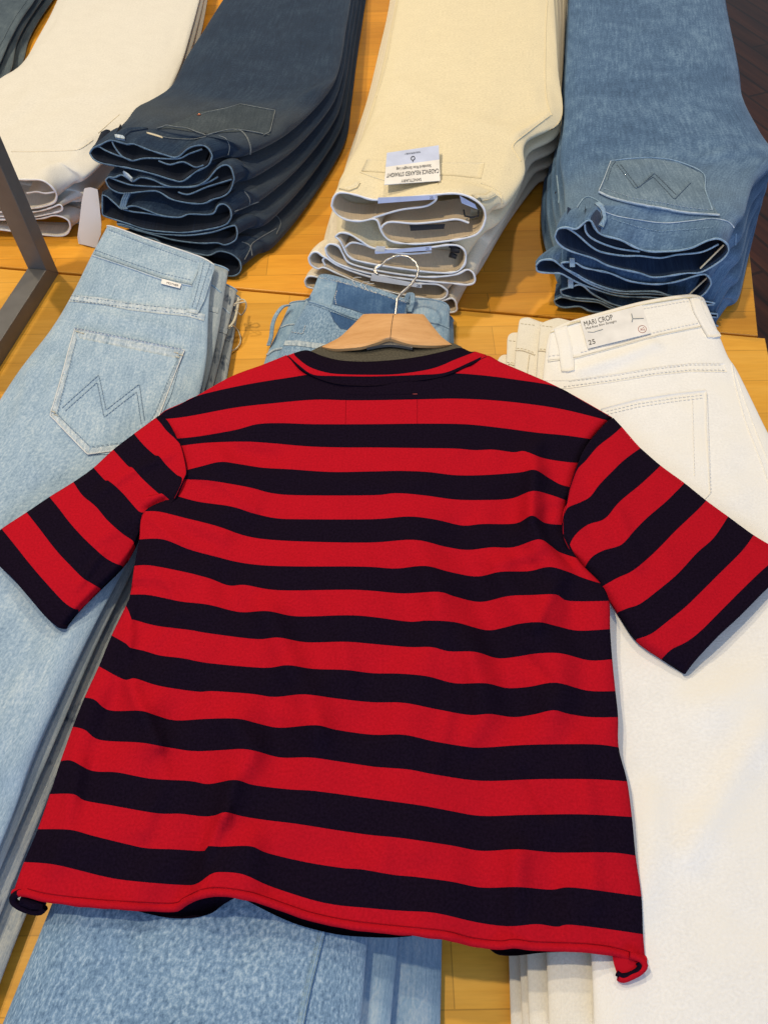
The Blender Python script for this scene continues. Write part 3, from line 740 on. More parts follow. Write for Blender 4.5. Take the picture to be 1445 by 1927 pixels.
# --- dark navy stack
GN = 'dark navy jeans stacked in the back row'
fac = plane3(un(169, 287, .135), un(400, 292, .135), un(452, 510, .012))
Ntop = [[(225, 243), (330, 262), (470, 283)], [(262, 205), (380, 235), (545, 245)], [(320, 165), (450, 185), (612, 180)], [(350, 110), (480, 120), (638, 130)], [(385, 55), (520, 60), (652, 50)], [(430, -15), (550, -10), (662, -15)], [(500, -110), (590, -110), (670, -110)]]
Nbot = [[(330, 430), (420, 450), (520, 455)], [(360, 380), (450, 390), (585, 375)], [(400, 300), (500, 310), (648, 270)], [(420, 220), (520, 220), (662, 190)], [(440, 130), (540, 130), (672, 110)], [(470, 40), (560, 40), (684, 30)], [(510, -70), (600, -70), (700, -70)]]
zt = [.130, .120, .105, .095, .088, .082, .078]; zb_ = [.012, .011, .010, .010, .009, .009, .009]
NM = [
    ([(169, 287), (175, 278), (190, 271), (209, 263), (241, 271), (250, 269), (278, 280), (310, 290), (333, 295), (355, 278), (378, 272), (392, 278), (400, 292)],
     [(169, 287), (177, 299), (196, 307), (241, 315), (287, 326), (323, 337), (344, 340), (369, 322), (392, 310), (400, 292)],
     [[(173, 281), (185, 276), (197, 283), (218, 292), (234, 297), (248, 303), (275, 298), (333, 299), (355, 290), (380, 281)], [(210, 265), (216, 278), (230, 295), (247, 302)], [(298, 303), (319, 310), (344, 305), (367, 315), (383, 311)]]),
    ([(199, 338), (205, 332), (216, 333), (228, 328), (240, 334), (250, 341), (264, 333), (287, 337), (314, 349), (340, 351), (367, 350), (390, 338), (408, 317), (424, 309), (435, 315), (441, 335)],
     [(199, 338), (207, 353), (230, 363), (264, 360), (291, 358), (305, 363), (323, 374), (355, 381), (383, 382), (401, 374), (419, 369), (433, 358), (441, 335)],
     [[(205, 334), (228, 343), (250, 349), (300, 352), (355, 352), (390, 344), (410, 333)], [(335, 362), (355, 366), (390, 352), (436, 338)]]),
    ([(193, 366), (202, 369), (218, 383), (230, 393), (241, 388), (255, 387), (278, 395), (305, 405), (339, 408), (355, 402), (399, 402), (410, 386), (422, 383), (433, 392), (436, 404)],
     [(193, 366), (193, 399), (198, 406), (241, 420), (275, 431), (321, 436), (355, 436), (401, 429), (424, 422), (433, 413), (436, 404)],
     [[(230, 394), (250, 399), (275, 402), (310, 408)]]),
    ([(221, 420), (240, 424), (280, 437), (320, 441), (355, 442), (400, 436), (430, 426), (443, 424), (447, 436)],
     [(221, 422), (260, 433), (300, 444), (333, 452), (378, 457), (408, 456), (424, 460), (443, 451), (447, 438)], []),
    ([(235, 440), (264, 446), (291, 449), (310, 461), (344, 470), (390, 480), (412, 472), (435, 477), (451, 490), (454, 503)],
     [(235, 442), (270, 465), (320, 490), (370, 508), (400, 514), (435, 519), (449, 514), (454, 505)], []),
]
labs = ['topmost dark navy jeans of their stack, back pocket showing behind the open waist',
        'dark navy jeans second from the top of the navy stack',
        'dark navy jeans third from top, belt loop at the left of its waist',
        'dark navy jeans fourth from the top of the navy stack, almost hidden in shade',
        'bottom pair of the navy jeans, open waist touching the pale front jeans']
NS = []
for j in range(4, -1, -1):
    t = j / 4
    g = mixg(Ntop, Nbot, t); z = [a + (b - a) * t for a, b in zip(zt, zb_)]; th = [.030, .027, .024, .021, .019, .018, .018]
    rg = pxridge([([(395, 215), (500, 215), (600, 165)], .012, .003), ([(540, 245), (560, 200), (640, 130)], .012, .006), ([(250, 215), (330, 200), (420, 210)], .02, .003)], .12) if j == 0 else None
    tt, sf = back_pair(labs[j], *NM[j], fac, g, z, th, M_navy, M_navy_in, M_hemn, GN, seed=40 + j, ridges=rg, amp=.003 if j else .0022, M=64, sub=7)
    NS.insert(0, (tt, sf))
tt, sf = NS[0]
pk = patch(sf, [[(296, 243), (320, 242), (352, 247), (390, 252), (430, 249), (470, 247), (497, 253), (507, 255)], [(345, 226), (390, 222), (425, 215), (460, 232), (510, 232)], [(375, 210), (415, 205), (452, 196), (485, 203), (518, 208)]], .0018, 50, 16).out('back_pocket', M_navyp, tt)
seamline('pocket_mouth', sf, [(296, 243), (306, 241), (314, 238), (330, 241), (350, 243), (370, 250), (388, 256)], M_wornn, pk, .0010, .0024)
seamline('pocket_edge', sf, [(388, 256), (410, 250), (435, 245), (462, 247), (495, 253)], M_wornn, pk, .0009, .0020)
seamline('pocket_edge', sf, [(495, 255), (508, 249), (513, 230), (518, 209), (485, 203), (452, 197), (425, 205), (390, 212), (375, 217)], M_wornn, pk, .0008, .0018, smooth=False)
seamline('waistband_seam', sf, [(440, 246), (452, 246), (464, 258), (471, 277), (470, 288)], M_wornn, tt, .0012, .0012)
seamline('waistband_seam', sf, [(277, 249), (290, 252), (308, 258), (330, 261), (360, 262), (388, 258)], M_wornn, tt, .0008, .0010)
seamline('waistband_stitching', sf, [(412, 256), (425, 261), (432, 275), (429, 290)], M_thn, tt, .0005, .0010)
patch(sf, [[(272, 243), (279, 243)], [(240, 243), (246, 248)], [(224, 250), (236, 256)], [(216, 255), (236, 262)]], .0045, 5, 14).out('belt_loop', M_navy, tt)
patch(sf, [[(216, 256), (235, 259)], [(218, 261), (235, 264)]], .0055, 6, 3).out('bar_tack', M_worn, tt)
patch(sf, [[(276, 248), (307, 257)], [(276, 251), (306, 260)]], .002, 8, 2).out('label_end', M_thread, tt)
p, nn = sf.hit(375, 218, .0015); mb = MB(); mb.tube([p - nn * .001, p + nn * .0012], .0032, 12); mb.out('rivet', M_copper, tt)
for j, lines in ((1, [[(434, 320), (470, 303), (500, 297), (520, 305)], [(520, 300), (532, 308), (535, 325)], [(441, 345), (475, 340), (500, 333), (545, 318), (580, 285), (600, 260), (620, 222), (640, 198)]]),
                 (2, [[(434, 400), (470, 385), (500, 372), (505, 360)], [(445, 425), (480, 408), (512, 390)], [(460, 360), (470, 375), (466, 392)]]),
                 (4, [[(460, 488), (470, 470), (478, 455), (520, 430)], [(455, 455), (470, 462), (474, 480)], [(500, 402), (520, 406), (528, 420), (520, 440)]])):
    tt, sf = NS[j]
    for l in lines: seamline('side_seam', sf, l, M_wornn, tt, .0009, .0006)
tt, sf = NS[2]
mb = MB(); lpq = [unplane(x, y, fac) for x, y in ((242, 360), (236, 372), (232, 385), (236, 391))]
for k in (-1.5, 0, 1.5): mb.tube([p + Vector((.0022 * k, 0, 0)) - sf.bd * .003 for p in lpq], .0018, 7)
mb.out('belt_loop', M_hemn, tt)
tt, sf = NS[1]
mb = MB(); lpq = [unplane(x, y, fac) for x, y in ((234, 323), (242, 328), (250, 336))]
for k in (-1, 0, 1): mb.tube([p + Vector((0, 0, .0022 * k)) - sf.bd * .003 for p in lpq], .0017, 7)
mb.out('belt_loop', M_worn, tt)

# --- cream stack
GR = 'cream jeans stacked in the back row'
fac = plane3(un(624, 386, .135), un(914, 408, .135), un(850, 580, .010))
FC = fac
Ctop = [[(640, 338), (770, 342), (957, 380)], [(660, 300), (800, 305), (987, 328)], [(684, 255), (830, 255), (990, 268)], [(702, 205), (860, 200), (1056, 222)], [(722, 130), (880, 120), (1050, 130)], [(737, 60), (890, 60), (1046, 50)], [(750, -10), (900, -10), (1042, -15)], [(765, -110), (900, -110), (1040, -110)]]
Cbot = [[(600, 500), (740, 520), (905, 505)], [(612, 440), (760, 450), (955, 420)], [(636, 360), (800, 370), (1010, 346)], [(660, 280), (820, 290), (1046, 318)], [(690, 190), (850, 190), (1058, 190)], [(712, 100), (870, 100), (1066, 80)], [(732, 10), (880, 10), (1068, 0)], [(745, -90), (900, -90), (1066, -90)]]
zt = [.130, .122, .112, .102, .094, .088, .083, .080]; zb_ = [.010] * 8
CM = [
    ([(624, 386), (628, 370), (640, 361), (671, 366), (693, 373), (712, 375), (760, 371), (820, 365), (859, 363), (889, 372), (909, 389), (914, 408)],
     [(624, 386), (632, 400), (651, 412), (679, 415), (707, 411), (716, 430), (723, 443), (740, 454), (781, 458), (837, 453), (887, 444), (906, 430), (914, 408)],
     [[(820, 367), (821, 374), (815, 381), (798, 389), (754, 395), (709, 408), (695, 413)], [(716, 432), (722, 423), (737, 418), (781, 421), (826, 417), (859, 413), (882, 420)]]),
    ([(631, 444), (640, 437), (657, 439), (679, 452), (704, 466), (760, 468), (812, 464), (840, 460), (862, 461), (874, 470), (877, 482)],
     [(631, 444), (640, 452), (648, 468), (655, 480), (671, 489), (726, 500), (809, 511), (856, 511), (873, 498), (877, 482)],
     [[(649, 466), (662, 457), (685, 461), (704, 468), (760, 478), (812, 475)]]),
    ([(612, 466), (620, 458), (637, 462), (646, 478), (660, 495), (720, 510), (800, 520), (856, 516), (878, 506), (890, 512), (894, 523)],
     [(612, 466), (618, 482), (643, 498), (698, 514), (781, 526), (851, 532), (878, 535), (892, 531), (894, 523)], []),
    ([(581, 484), (587, 475), (597, 473), (607, 481), (615, 485), (643, 502), (700, 521), (760, 531), (800, 533), (826, 535), (842, 546)],
     [(581, 486), (585, 497), (599, 505), (610, 502), (640, 516), (700, 540), (770, 556), (823, 563), (839, 557), (842, 548)], [[(612, 500), (607, 490), (613, 484)]]),
    ([(574, 528), (580, 519), (598, 521), (640, 535), (700, 548), (770, 562), (826, 566), (850, 560), (859, 570)],
     [(574, 530), (578, 539), (590, 542), (640, 560), (700, 575), (760, 584), (850, 587), (859, 574)], []),
]
labs = ['topmost cream jeans of their stack, blue-and-white card folded over the waist',
        'cream jeans second from the top of their stack, pale size strip over the waist',
        'cream jeans in the middle of the five cream ones',
        'pale cream jeans fourth from the top of the cream stack',
        'bottom pair of pale cream jeans of the cream stack, right behind the hanger hook']
CS = []
for j in range(4, -1, -1):
    t = j / 4
    g = mixg(Ctop, Cbot, t); z = [a + (b - a) * t for a, b in zip(zt, zb_)]; th = [.030, .027, .024, .021, .019, .018, .018, .018]
    rg = pxridge([([(1036, 216), (1000, 245), (966, 273)], .008, .004), ([(1045, 250), (1055, 200), (1048, 150)], .012, -.004), ([(760, 150), (860, 230), (960, 260)], .02, .003)], .11) if j == 0 else None
    tt, sf = back_pair(labs[j], *CM[j], fac, g, z, th, M_cream if j < 2 else M_cream2, M_lin, M_crim, GR, seed=50 + j, ridges=rg, amp=.0022 if j == 0 else .003, rim_r=.0017, M=64, sub=7)
    CS.insert(0, (tt, sf))
tt, sf = CS[0]
seamline('side_seam', sf, [(1030, 0), (1027, 60), (1026, 150), (1030, 190), (1038, 217)], M_cream, tt, .0009, .0003)
seamline('side_seam', sf, [(742, 10), (735, 80), (722, 140), (702, 200), (672, 260)], M_cream, tt, .0007, .0003)
seamline('hip_seam', sf, [(1036, 216), (1000, 243), (966, 272), (972, 290), (980, 303)], M_cream, tt, .0010, .0003)
seamline('yoke_seam', sf, [(678, 324), (705, 334), (730, 341)], M_cream, tt, .0012, .0005)
patch(sf, [[(680, 322), (770, 328), (850, 330), (905, 336)], [(690, 300), (780, 306), (912, 306)]], .0012, 20, 8).out('back_pocket', M_cream, tt)
patch(sf, [[(668, 342), (678, 344)], [(660, 350), (672, 354)], [(638, 356), (656, 360)]], .0035, 5, 8).out('belt_loop', M_cream, tt)
patch(sf, [[(925, 360), (933, 368)], [(912, 368), (918, 376)], [(886, 368), (900, 380)]], .0035, 5, 8).out('belt_loop', M_cream, tt)
seamline('waistband_seam', sf, [(905, 345), (925, 352), (940, 362), (946, 380)], M_cream, tt, .0009, .0005)
# lower hips with folded side panels
for j, l in ((1, [(962, 395), (985, 345), (1030, 290)]), (2, [(940, 430), (975, 380), (1030, 320)]), (3, [(930, 460), (960, 420), (1000, 350)])):
    tt, sf = CS[j]; seamline('side_seam', sf, l, M_cream2, tt, .0009, .0004)
for j, l in ((1, [(640, 380), (650, 340), (672, 280)]), (2, [(618, 440), (628, 380), (650, 310)]), (3, [(600, 450), (612, 390), (640, 320)]), (4, [(590, 480), (600, 420), (625, 350)])):
    tt, sf = CS[j]; seamline('side_seam', sf, l, M_cream2, tt, .0008, .0004)
tt, sf = CS[0]; fb = sf.bd
def fq(pts, o): return [unplane(x, y, FC) - fb * o for x, y in pts]
card(fq([(770, 426), (837, 424), (835, 433), (772, 437)], -.004), .0008).out('inner_label', M_blk, tt)
# swing card
tg = thing('price_card', 'blue-and-white card lying upside down on the top cream jeans', 'price tag', sf.hit(778, 330)[0])
q = [sf.hit(729, 305, .013)[0], sf.hit(826, 290, .013)[0], sf.hit(829, 357, .013)[0], sf.hit(724, 364, .013)[0]]; q = flatq(q)
card([q[0], q[1], q[1].lerp(q[2], .42), q[0].lerp(q[3], .46)], .0006).out('blue_panel', M_paperb, tg)  # bluish light on this half is put into its colour
card([q[0].lerp(q[3], .46), q[1].lerp(q[2], .42), q[2], q[3]], .0006).out('white_panel', M_paper, tg)
qr = [q[2], q[3], q[0], q[1]]      # upside down reading frame
text_on(qr, 'CADENCE RELAXED STRAIGHT', (.02, .20, .97, .32), M_ink, 'lettering', tg, .0012)
text_on(qr, 'Standard Rise Straight Leg', (.16, .38, .80, .49), M_ink, 'lettering', tg, .0012)
text_on(qr, 'SANCTUARY', (.34, .02, .70, .10), M_ink, 'lettering', tg, .0012)
text_on(qr, 'MADE RESPONSIBLY', (.36, .84, .66, .89), M_ink, 'lettering', tg, .0012)
mb = MB(); TL, TR, BR, BL = qr; nn = (TR - TL).cross(BL - TL).normalized(); nn = nn if nn.dot(CAM - TL) > 0 else -nn
el = []
for i in range(20):
    a = 2 * math.pi * i / 20; r_ = .035; x = .5 + r_ * math.cos(a); y = .70 + r_ * 1.6 * math.sin(a)
    if i == 15: y -= .06
    el.append(TL.lerp(TR, x).lerp(BL.lerp(BR, x), y) + nn * .0013)
mb.tube(el, .0005, 5, closed=True); mb.out('emblem', M_ink, tg)
q = fq([(712, 368), (820, 363), (820, 371), (712, 379)], .004)
card(q, .0006).out('folded_strip', M_paperb, tg); text_on(q, '25', (.90, .25, .96, .85), M_ink, 'lettering', tg, .0009)
tg = thing('price_card', 'pale strip marked with a size over the second cream waist', 'price tag', unplane(770, 468, FC))
q = fq([(706, 469), (812, 459), (813, 467), (707, 474)], .004); card(q, .0006).out('folded_strip', M_paperb, tg); text_on(q, '25', (.90, .2, .96, .8), M_ink, 'lettering', tg, .0009)
q = fq([(709, 459), (726, 460), (724, 470), (706, 469)], .004); card(q, .0006).out('folded_strip', M_paper, tg)
tg = thing('price_card', 'pale strip marked 28 on the lower cream jeans behind the hanger hook', 'price tag', unplane(785, 534, FC))
q = fq([(700, 513), (794, 531), (794, 538), (698, 524)], .004); card(q, .0006).out('folded_strip', M_crim, tg); text_on(q, '28', (.90, .2, .97, .85), M_ink, 'lettering', tg, .0009)
# dark inner labels / button
mb = MB()
for a, b_, r_ in (((845, 462), (862, 466), .004), ((848, 470), (864, 474), .005), ((846, 480), (858, 486), .004), ((853, 466), (850, 484), .003)):
    mb.tube([unplane(*a, FC) + fb * .002, unplane(*b_, FC) + fb * .004], [r_, r_ * .8], 8)
mb.out('dark_care_label', M_blk, CS[1][0])
card(fq([(864, 372), (893, 388), (898, 398), (868, 386)], -.006), .001).out('size_sticker', M_paperb, CS[0][0])
mb = MB(); mb.tube([unplane(*q_, FC) + fb * .003 for q_ in ((872, 396), (874, 408), (886, 411), (900, 408), (900, 398))], .0012, 6); mb.out('hanging_tape', M_blk, CS[0][0])

# --- blue stack
GB = 'blue jeans stacked in the back row'
fac = plane3(un(1044, 444, .118), un(1371, 472, .118), un(1150, 588, .006))
Btop = [[(1062, 400), (1230, 395), (1400, 405)], [(1060, 350), (1230, 345), (1416, 352)], [(1053, 295), (1230, 290), (1458, 302)], [(1060, 235), (1240, 235), (1428, 246)], [(1062, 180), (1230, 180), (1396, 180)], [(1066, 100), (1220, 100), (1384, 100)], [(1070, 20), (1210, 20), (1366, 15)], [(1074, -80), (1210, -80), (1350, -80)]]
Bbot = [[(1048, 530), (1220, 560), (1390, 560)], [(1020, 440), (1220, 450), (1408, 485)], [(1022, 350), (1220, 370), (1428, 400)], [(1040, 270), (1220, 280), (1440, 330)], [(1052, 200), (1220, 200), (1402, 230)], [(1060, 120), (1220, 120), (1390, 130)], [(1066, 40), (1220, 40), (1372, 40)], [(1072, -60), (1210, -60), (1355, -60)]]
zt = [.114, .106, .098, .091, .086, .082, .079, .077]; zb_ = [.012] * 8
BM = [
    ([(1044, 444), (1050, 430), (1066, 427), (1084, 430), (1099, 418), (1110, 412), (1119, 428), (1132, 441), (1166, 450), (1210, 470), (1258, 472), (1299, 466), (1330, 452), (1352, 448), (1368, 458), (1371, 470)],
     [(1044, 446), (1053, 460), (1075, 472), (1116, 485), (1147, 500), (1204, 513), (1232, 521), (1292, 513), (1320, 511), (1358, 488), (1371, 472)],
     [[(1066, 429), (1085, 441), (1110, 463), (1132, 475), (1173, 482), (1204, 482), (1242, 486), (1273, 480), (1320, 475), (1352, 460)], [(1100, 422), (1102, 436), (1112, 448), (1134, 459), (1166, 469), (1204, 474)]]),
    ([(1056, 494), (1066, 492), (1084, 494), (1100, 503), (1147, 513), (1185, 528), (1232, 534), (1273, 529), (1320, 515), (1334, 521), (1338, 532)],
     [(1056, 496), (1062, 504), (1081, 513), (1116, 532), (1166, 547), (1235, 548), (1267, 560), (1300, 566), (1325, 552), (1338, 534)], []),
    ([(1009, 498), (1018, 489), (1040, 488), (1056, 500), (1081, 516), (1116, 536), (1166, 551), (1240, 553), (1320, 565), (1345, 570)],
     [(1009, 500), (1012, 510), (1037, 513), (1056, 514), (1081, 528), (1116, 542), (1166, 556), (1240, 560), (1320, 572), (1345, 572)], []),
    ([(1055, 545), (1072, 540), (1094, 535), (1116, 553), (1154, 572), (1191, 579), (1260, 582), (1350, 590)],
     [(1055, 547), (1059, 554), (1084, 560), (1125, 564), (1160, 580), (1191, 590), (1260, 594), (1350, 596)], []),
    ([(1043, 564), (1058, 558), (1084, 564), (1125, 568), (1147, 578), (1200, 598), (1350, 612)],
     [(1043, 566), (1047, 573), (1062, 578), (1091, 576), (1110, 585), (1147, 589), (1200, 604), (1350, 616)], []),
]
labs = ['topmost blue jeans of the right-hand back stack, worn back pocket with zigzag stitching',
        'blue jeans second from the top of the right back stack',
        'blue jeans of the right back stack with waist corner sticking out left',
        'blue jeans fourth from the top of the right back stack',
        'bottom pair of blue jeans of the right-hand back stack, behind the white jeans']
BS = []
for j in range(4, -1, -1):
    t = j / 4
    g = mixg(Btop, Bbot, t); z = [a + (b - a) * t for a, b in zip(zt, zb_)]; th = [.028, .025, .022, .02, .018, .018, .018, .018]
    rg = pxridge([([(1310, 315), (1370, 292), (1440, 285)], .007, .0025), ([(1400, 390), (1418, 340), (1450, 310)], .012, .004), ([(1080, 380), (1150, 345), (1220, 330)], .02, .002)], .1) if j == 0 else None
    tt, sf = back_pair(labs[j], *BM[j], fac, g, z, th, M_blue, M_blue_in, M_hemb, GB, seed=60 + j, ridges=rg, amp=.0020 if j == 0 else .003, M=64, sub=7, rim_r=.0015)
    BS.insert(0, (tt, sf))
tt, sf = BS[0]; FB = fac
pk = patch(sf, [[(1148, 304), (1190, 300), (1232, 299), (1275, 306), (1322, 328)], [(1138, 335), (1230, 340), (1328, 365)], [(1126, 364), (1150, 374), (1190, 384), (1240, 390), (1290, 400), (1353, 407)]], .0022, 44, 20).out('back_pocket', M_bluep, tt)
seamline('pocket_mouth', sf, [(1126, 364), (1150, 375), (1190, 385), (1240, 392), (1290, 402), (1353, 408)], M_worn, pk, .0018, .0030)
seamline('pocket_edge', sf, [(1126, 362), (1138, 334), (1149, 305)], M_worn, pk, .0009, .0024)
seamline('pocket_edge', sf, [(1149, 305), (1190, 300), (1232, 299), (1275, 306), (1322, 328), (1326, 360), (1340, 398)], M_hemb, pk, .0008, .0024)
stitches('pocket_zigzag', sf, [[(1160, 312), (1195, 358), (1228, 335), (1268, 378), (1300, 345)], [(1167, 312), (1200, 356), (1230, 328), (1272, 370)], [(1142, 342), (1150, 316)], [(1158, 306), (1150, 316)]], M_thb, pk, .0007, .005, .0006, off=.003)
stitches('pocket_stitching', sf, [[(1136, 358), (1190, 376), (1240, 383), (1290, 392), (1342, 398)]], M_worn, pk, .0005, off=.003)
seamline('yoke_seam', sf, [(1132, 397), (1160, 407), (1200, 414), (1250, 420), (1300, 416), (1340, 412), (1370, 418), (1384, 435)], M_worn, tt, .0009, .0008)
stitches('waistband_stitching', sf, [[(1150, 412), (1200, 428), (1240, 436), (1300, 432), (1345, 428)]], M_hemb, tt, .0005, off=.0012)
patch(sf, [[(1118, 385), (1126, 382)], [(1128, 396), (1136, 396)], [(1132, 412), (1139, 416)], [(1124, 424), (1134, 430)]], .0045, 5, 14).out('belt_loop', M_hemb, tt)
seamline('waistband_seam', sf, [(1085, 392), (1100, 372), (1118, 374), (1136, 388)], M_hemb, tt, .0010, .0006)
seamline('side_seam', sf, [(1066, 20), (1063, 120), (1060, 200), (1056, 260)], M_hemb, tt, .0009, .0006)
p, nn = BS[1][1].hit(1049, 365, .001); mb = MB(); mb.tube([p - nn * .001, p + nn * .0016], .0045, 14); mb.out('rivet', M_copper, BS[1][0])
for j, lines in ((1, [[(1384, 440), (1382, 490), (1378, 520)], [(1395, 380), (1415, 335), (1445, 318)], [(1048, 330), (1052, 380), (1042, 400)]]),
                 (2, [[(1398, 470), (1394, 520), (1380, 525)], [(1030, 380), (1040, 420)]]),
                 (3, [[(1383, 540), (1375, 580), (1362, 600)], [(1025, 440), (1040, 460)]])):
    tt, sf = BS[j]
    for l in lines: seamline('side_seam', sf, l, M_hemb, tt, .0010, .0006)
for j, (x, y) in ((1, (1076, 484)), (3, (1073, 524))):
    mb = MB(); bd_ = BS[j][1].bd
    for k in (-1, 0, 1): mb.tube([unplane(x + 3 * k, y, FB) - bd_ * .002, unplane(x + 3 * k + 1, y + 14, FB) - bd_ * .004], .0016, 7)
    mb.out('belt_loop', M_hemb, BS[j][0])
mb = MB(); mb.tube([unplane(1362, 462, FB) + sf.bd * .002, unplane(1318, 508, FB) + sf.bd * .004], .0013, 6); mb.out('zip', M_thread, BS[0][0])
mb = MB(); mb.tube([unplane(1330, 524, FB) + sf.bd * .002, unplane(1296, 558, FB) + sf.bd * .004], .0013, 6); mb.out('zip', M_thread, BS[1][0])

# --- white stack at the far left
GF = 'white jeans stacked at the back left'
fac = plane3(un(0, 365, .075), un(107, 365, .075), un(105, 441, .004))
Wtop = [[(-90, 300), (40, 300), (165, 330)], [(-70, 240), (80, 245), (215, 285)], [(-20, 165), (140, 190), (300, 205)], [(40, 122), (190, 130), (322, 165)], [(72, 70), (220, 75), (342, 118)], [(100, 18), (240, 20), (362, 50)], [(130, -50), (260, -50), (385, -40)], [(170, -130), (280, -130), (400, -130)]]
Wbot = [[(-90, 400), (60, 400), (178, 402)], [(-70, 320), (90, 330), (240, 330)], [(-10, 240), (150, 250), (312, 250)], [(50, 170), (200, 180), (335, 200)], [(90, 110), (230, 110), (360, 120)], [(115, 50), (250, 50), (380, 55)], [(140, -20), (270, -20), (394, -20)], [(170, -110), (280, -110), (412, -110)]]
zt = [.080, .076, .070, .066, .062, .060, .058, .056]; zb_ = [.014] * 8
WM = [
    ([(-80, 338), (0, 336), (50, 337), (78, 338), (95, 348), (106, 362), (107, 370)], [(-80, 385), (0, 388), (45, 392), (80, 388), (102, 380), (107, 370)], [[(50, 364), (68, 361), (85, 364), (103, 361)]]),
    ([(-80, 397), (0, 398), (60, 398), (90, 392), (112, 384), (118, 390)], [(-80, 402), (0, 406), (60, 407), (90, 402), (114, 396), (118, 390)], []),
    ([(-80, 414), (0, 412), (40, 412), (78, 410), (105, 404), (128, 413), (133, 426)], [(-80, 424), (0, 431), (50, 437), (105, 443), (125, 440), (133, 428)], []),
]
labs = ['topmost white jeans of the back left stack, waist opening behind the metal stand',
        'white jeans in the middle of the back left stack, pressed thin between two others',
        'bottom white jeans of the back left stack, rounded end next to the plastic tag']
for j in range(2, -1, -1):
    t = j / 2
    g = mixg(Wtop, Wbot, t); z = [a + (b - a) * t for a, b in zip(zt, zb_)]; th = [.030, .027, .024, .022, .02, .018, .018, .018]
    rg = pxridge([([(60, 110), (70, 170), (30, 240)], .010, .003), ([(120, 200), (200, 190), (240, 160)], .02, .003), ([(160, 300), (200, 262), (260, 215)], .010, .0035), ([(100, 350), (140, 330), (170, 290)], .012, .004)], .07) if j == 0 else None
    tt, sf = back_pair(labs[j], *WM[j], fac, g, z, th, M_wcream, M_white2, M_crim, GF, seed=70 + j, ridges=rg, amp=.0028, M=56, sub=7, rim_r=.0016)
    if j == 0:
        seamline('yoke_seam', sf, [(22, 285), (70, 285), (130, 283), (150, 280), (175, 263)], M_cream2, tt, .0009, .0002)
        seamline('hip_seam', sf, [(185, 250), (205, 232), (225, 215)], M_cream2, tt, .0009, .0002)

# --- slate jeans, top left corner
GS = 'slate blue jeans stacked in the top left corner'
for i, (Rr, z, lab) in enumerate([
    ([(18, 160), (43, 117), (54, 76), (72, 40), (99, 0), (140, -60)], .010, 'lowest slate blue jeans in the top left corner, beside the white stack'),
    ([(2, 165), (22, 128), (32, 80), (52, 40), (82, -5), (120, -60)], .028, 'slate blue jeans in the middle of the top left corner stack'),
    ([(-25, 160), (0, 118), (18, 77), (41, 34), (67, -3), (100, -60)], .046, 'topmost slate blue jeans in the top left corner of the table')]):
    rows = [[(r_[0] - 260, r_[1] - 20), (r_[0] - 120, r_[1] - 10), r_] for r_ in Rr]
    tt, sf, o = flat_jeans('folded_jeans', lab, rows, [z] * len(rows), .0175, M_slate, GS, seed=80 + i, amp=.0012)
    seamline('side_seam', sf, [(p[0] - 14, p[1]) for p in Rr[:-1]], M_slate, tt, .0008)

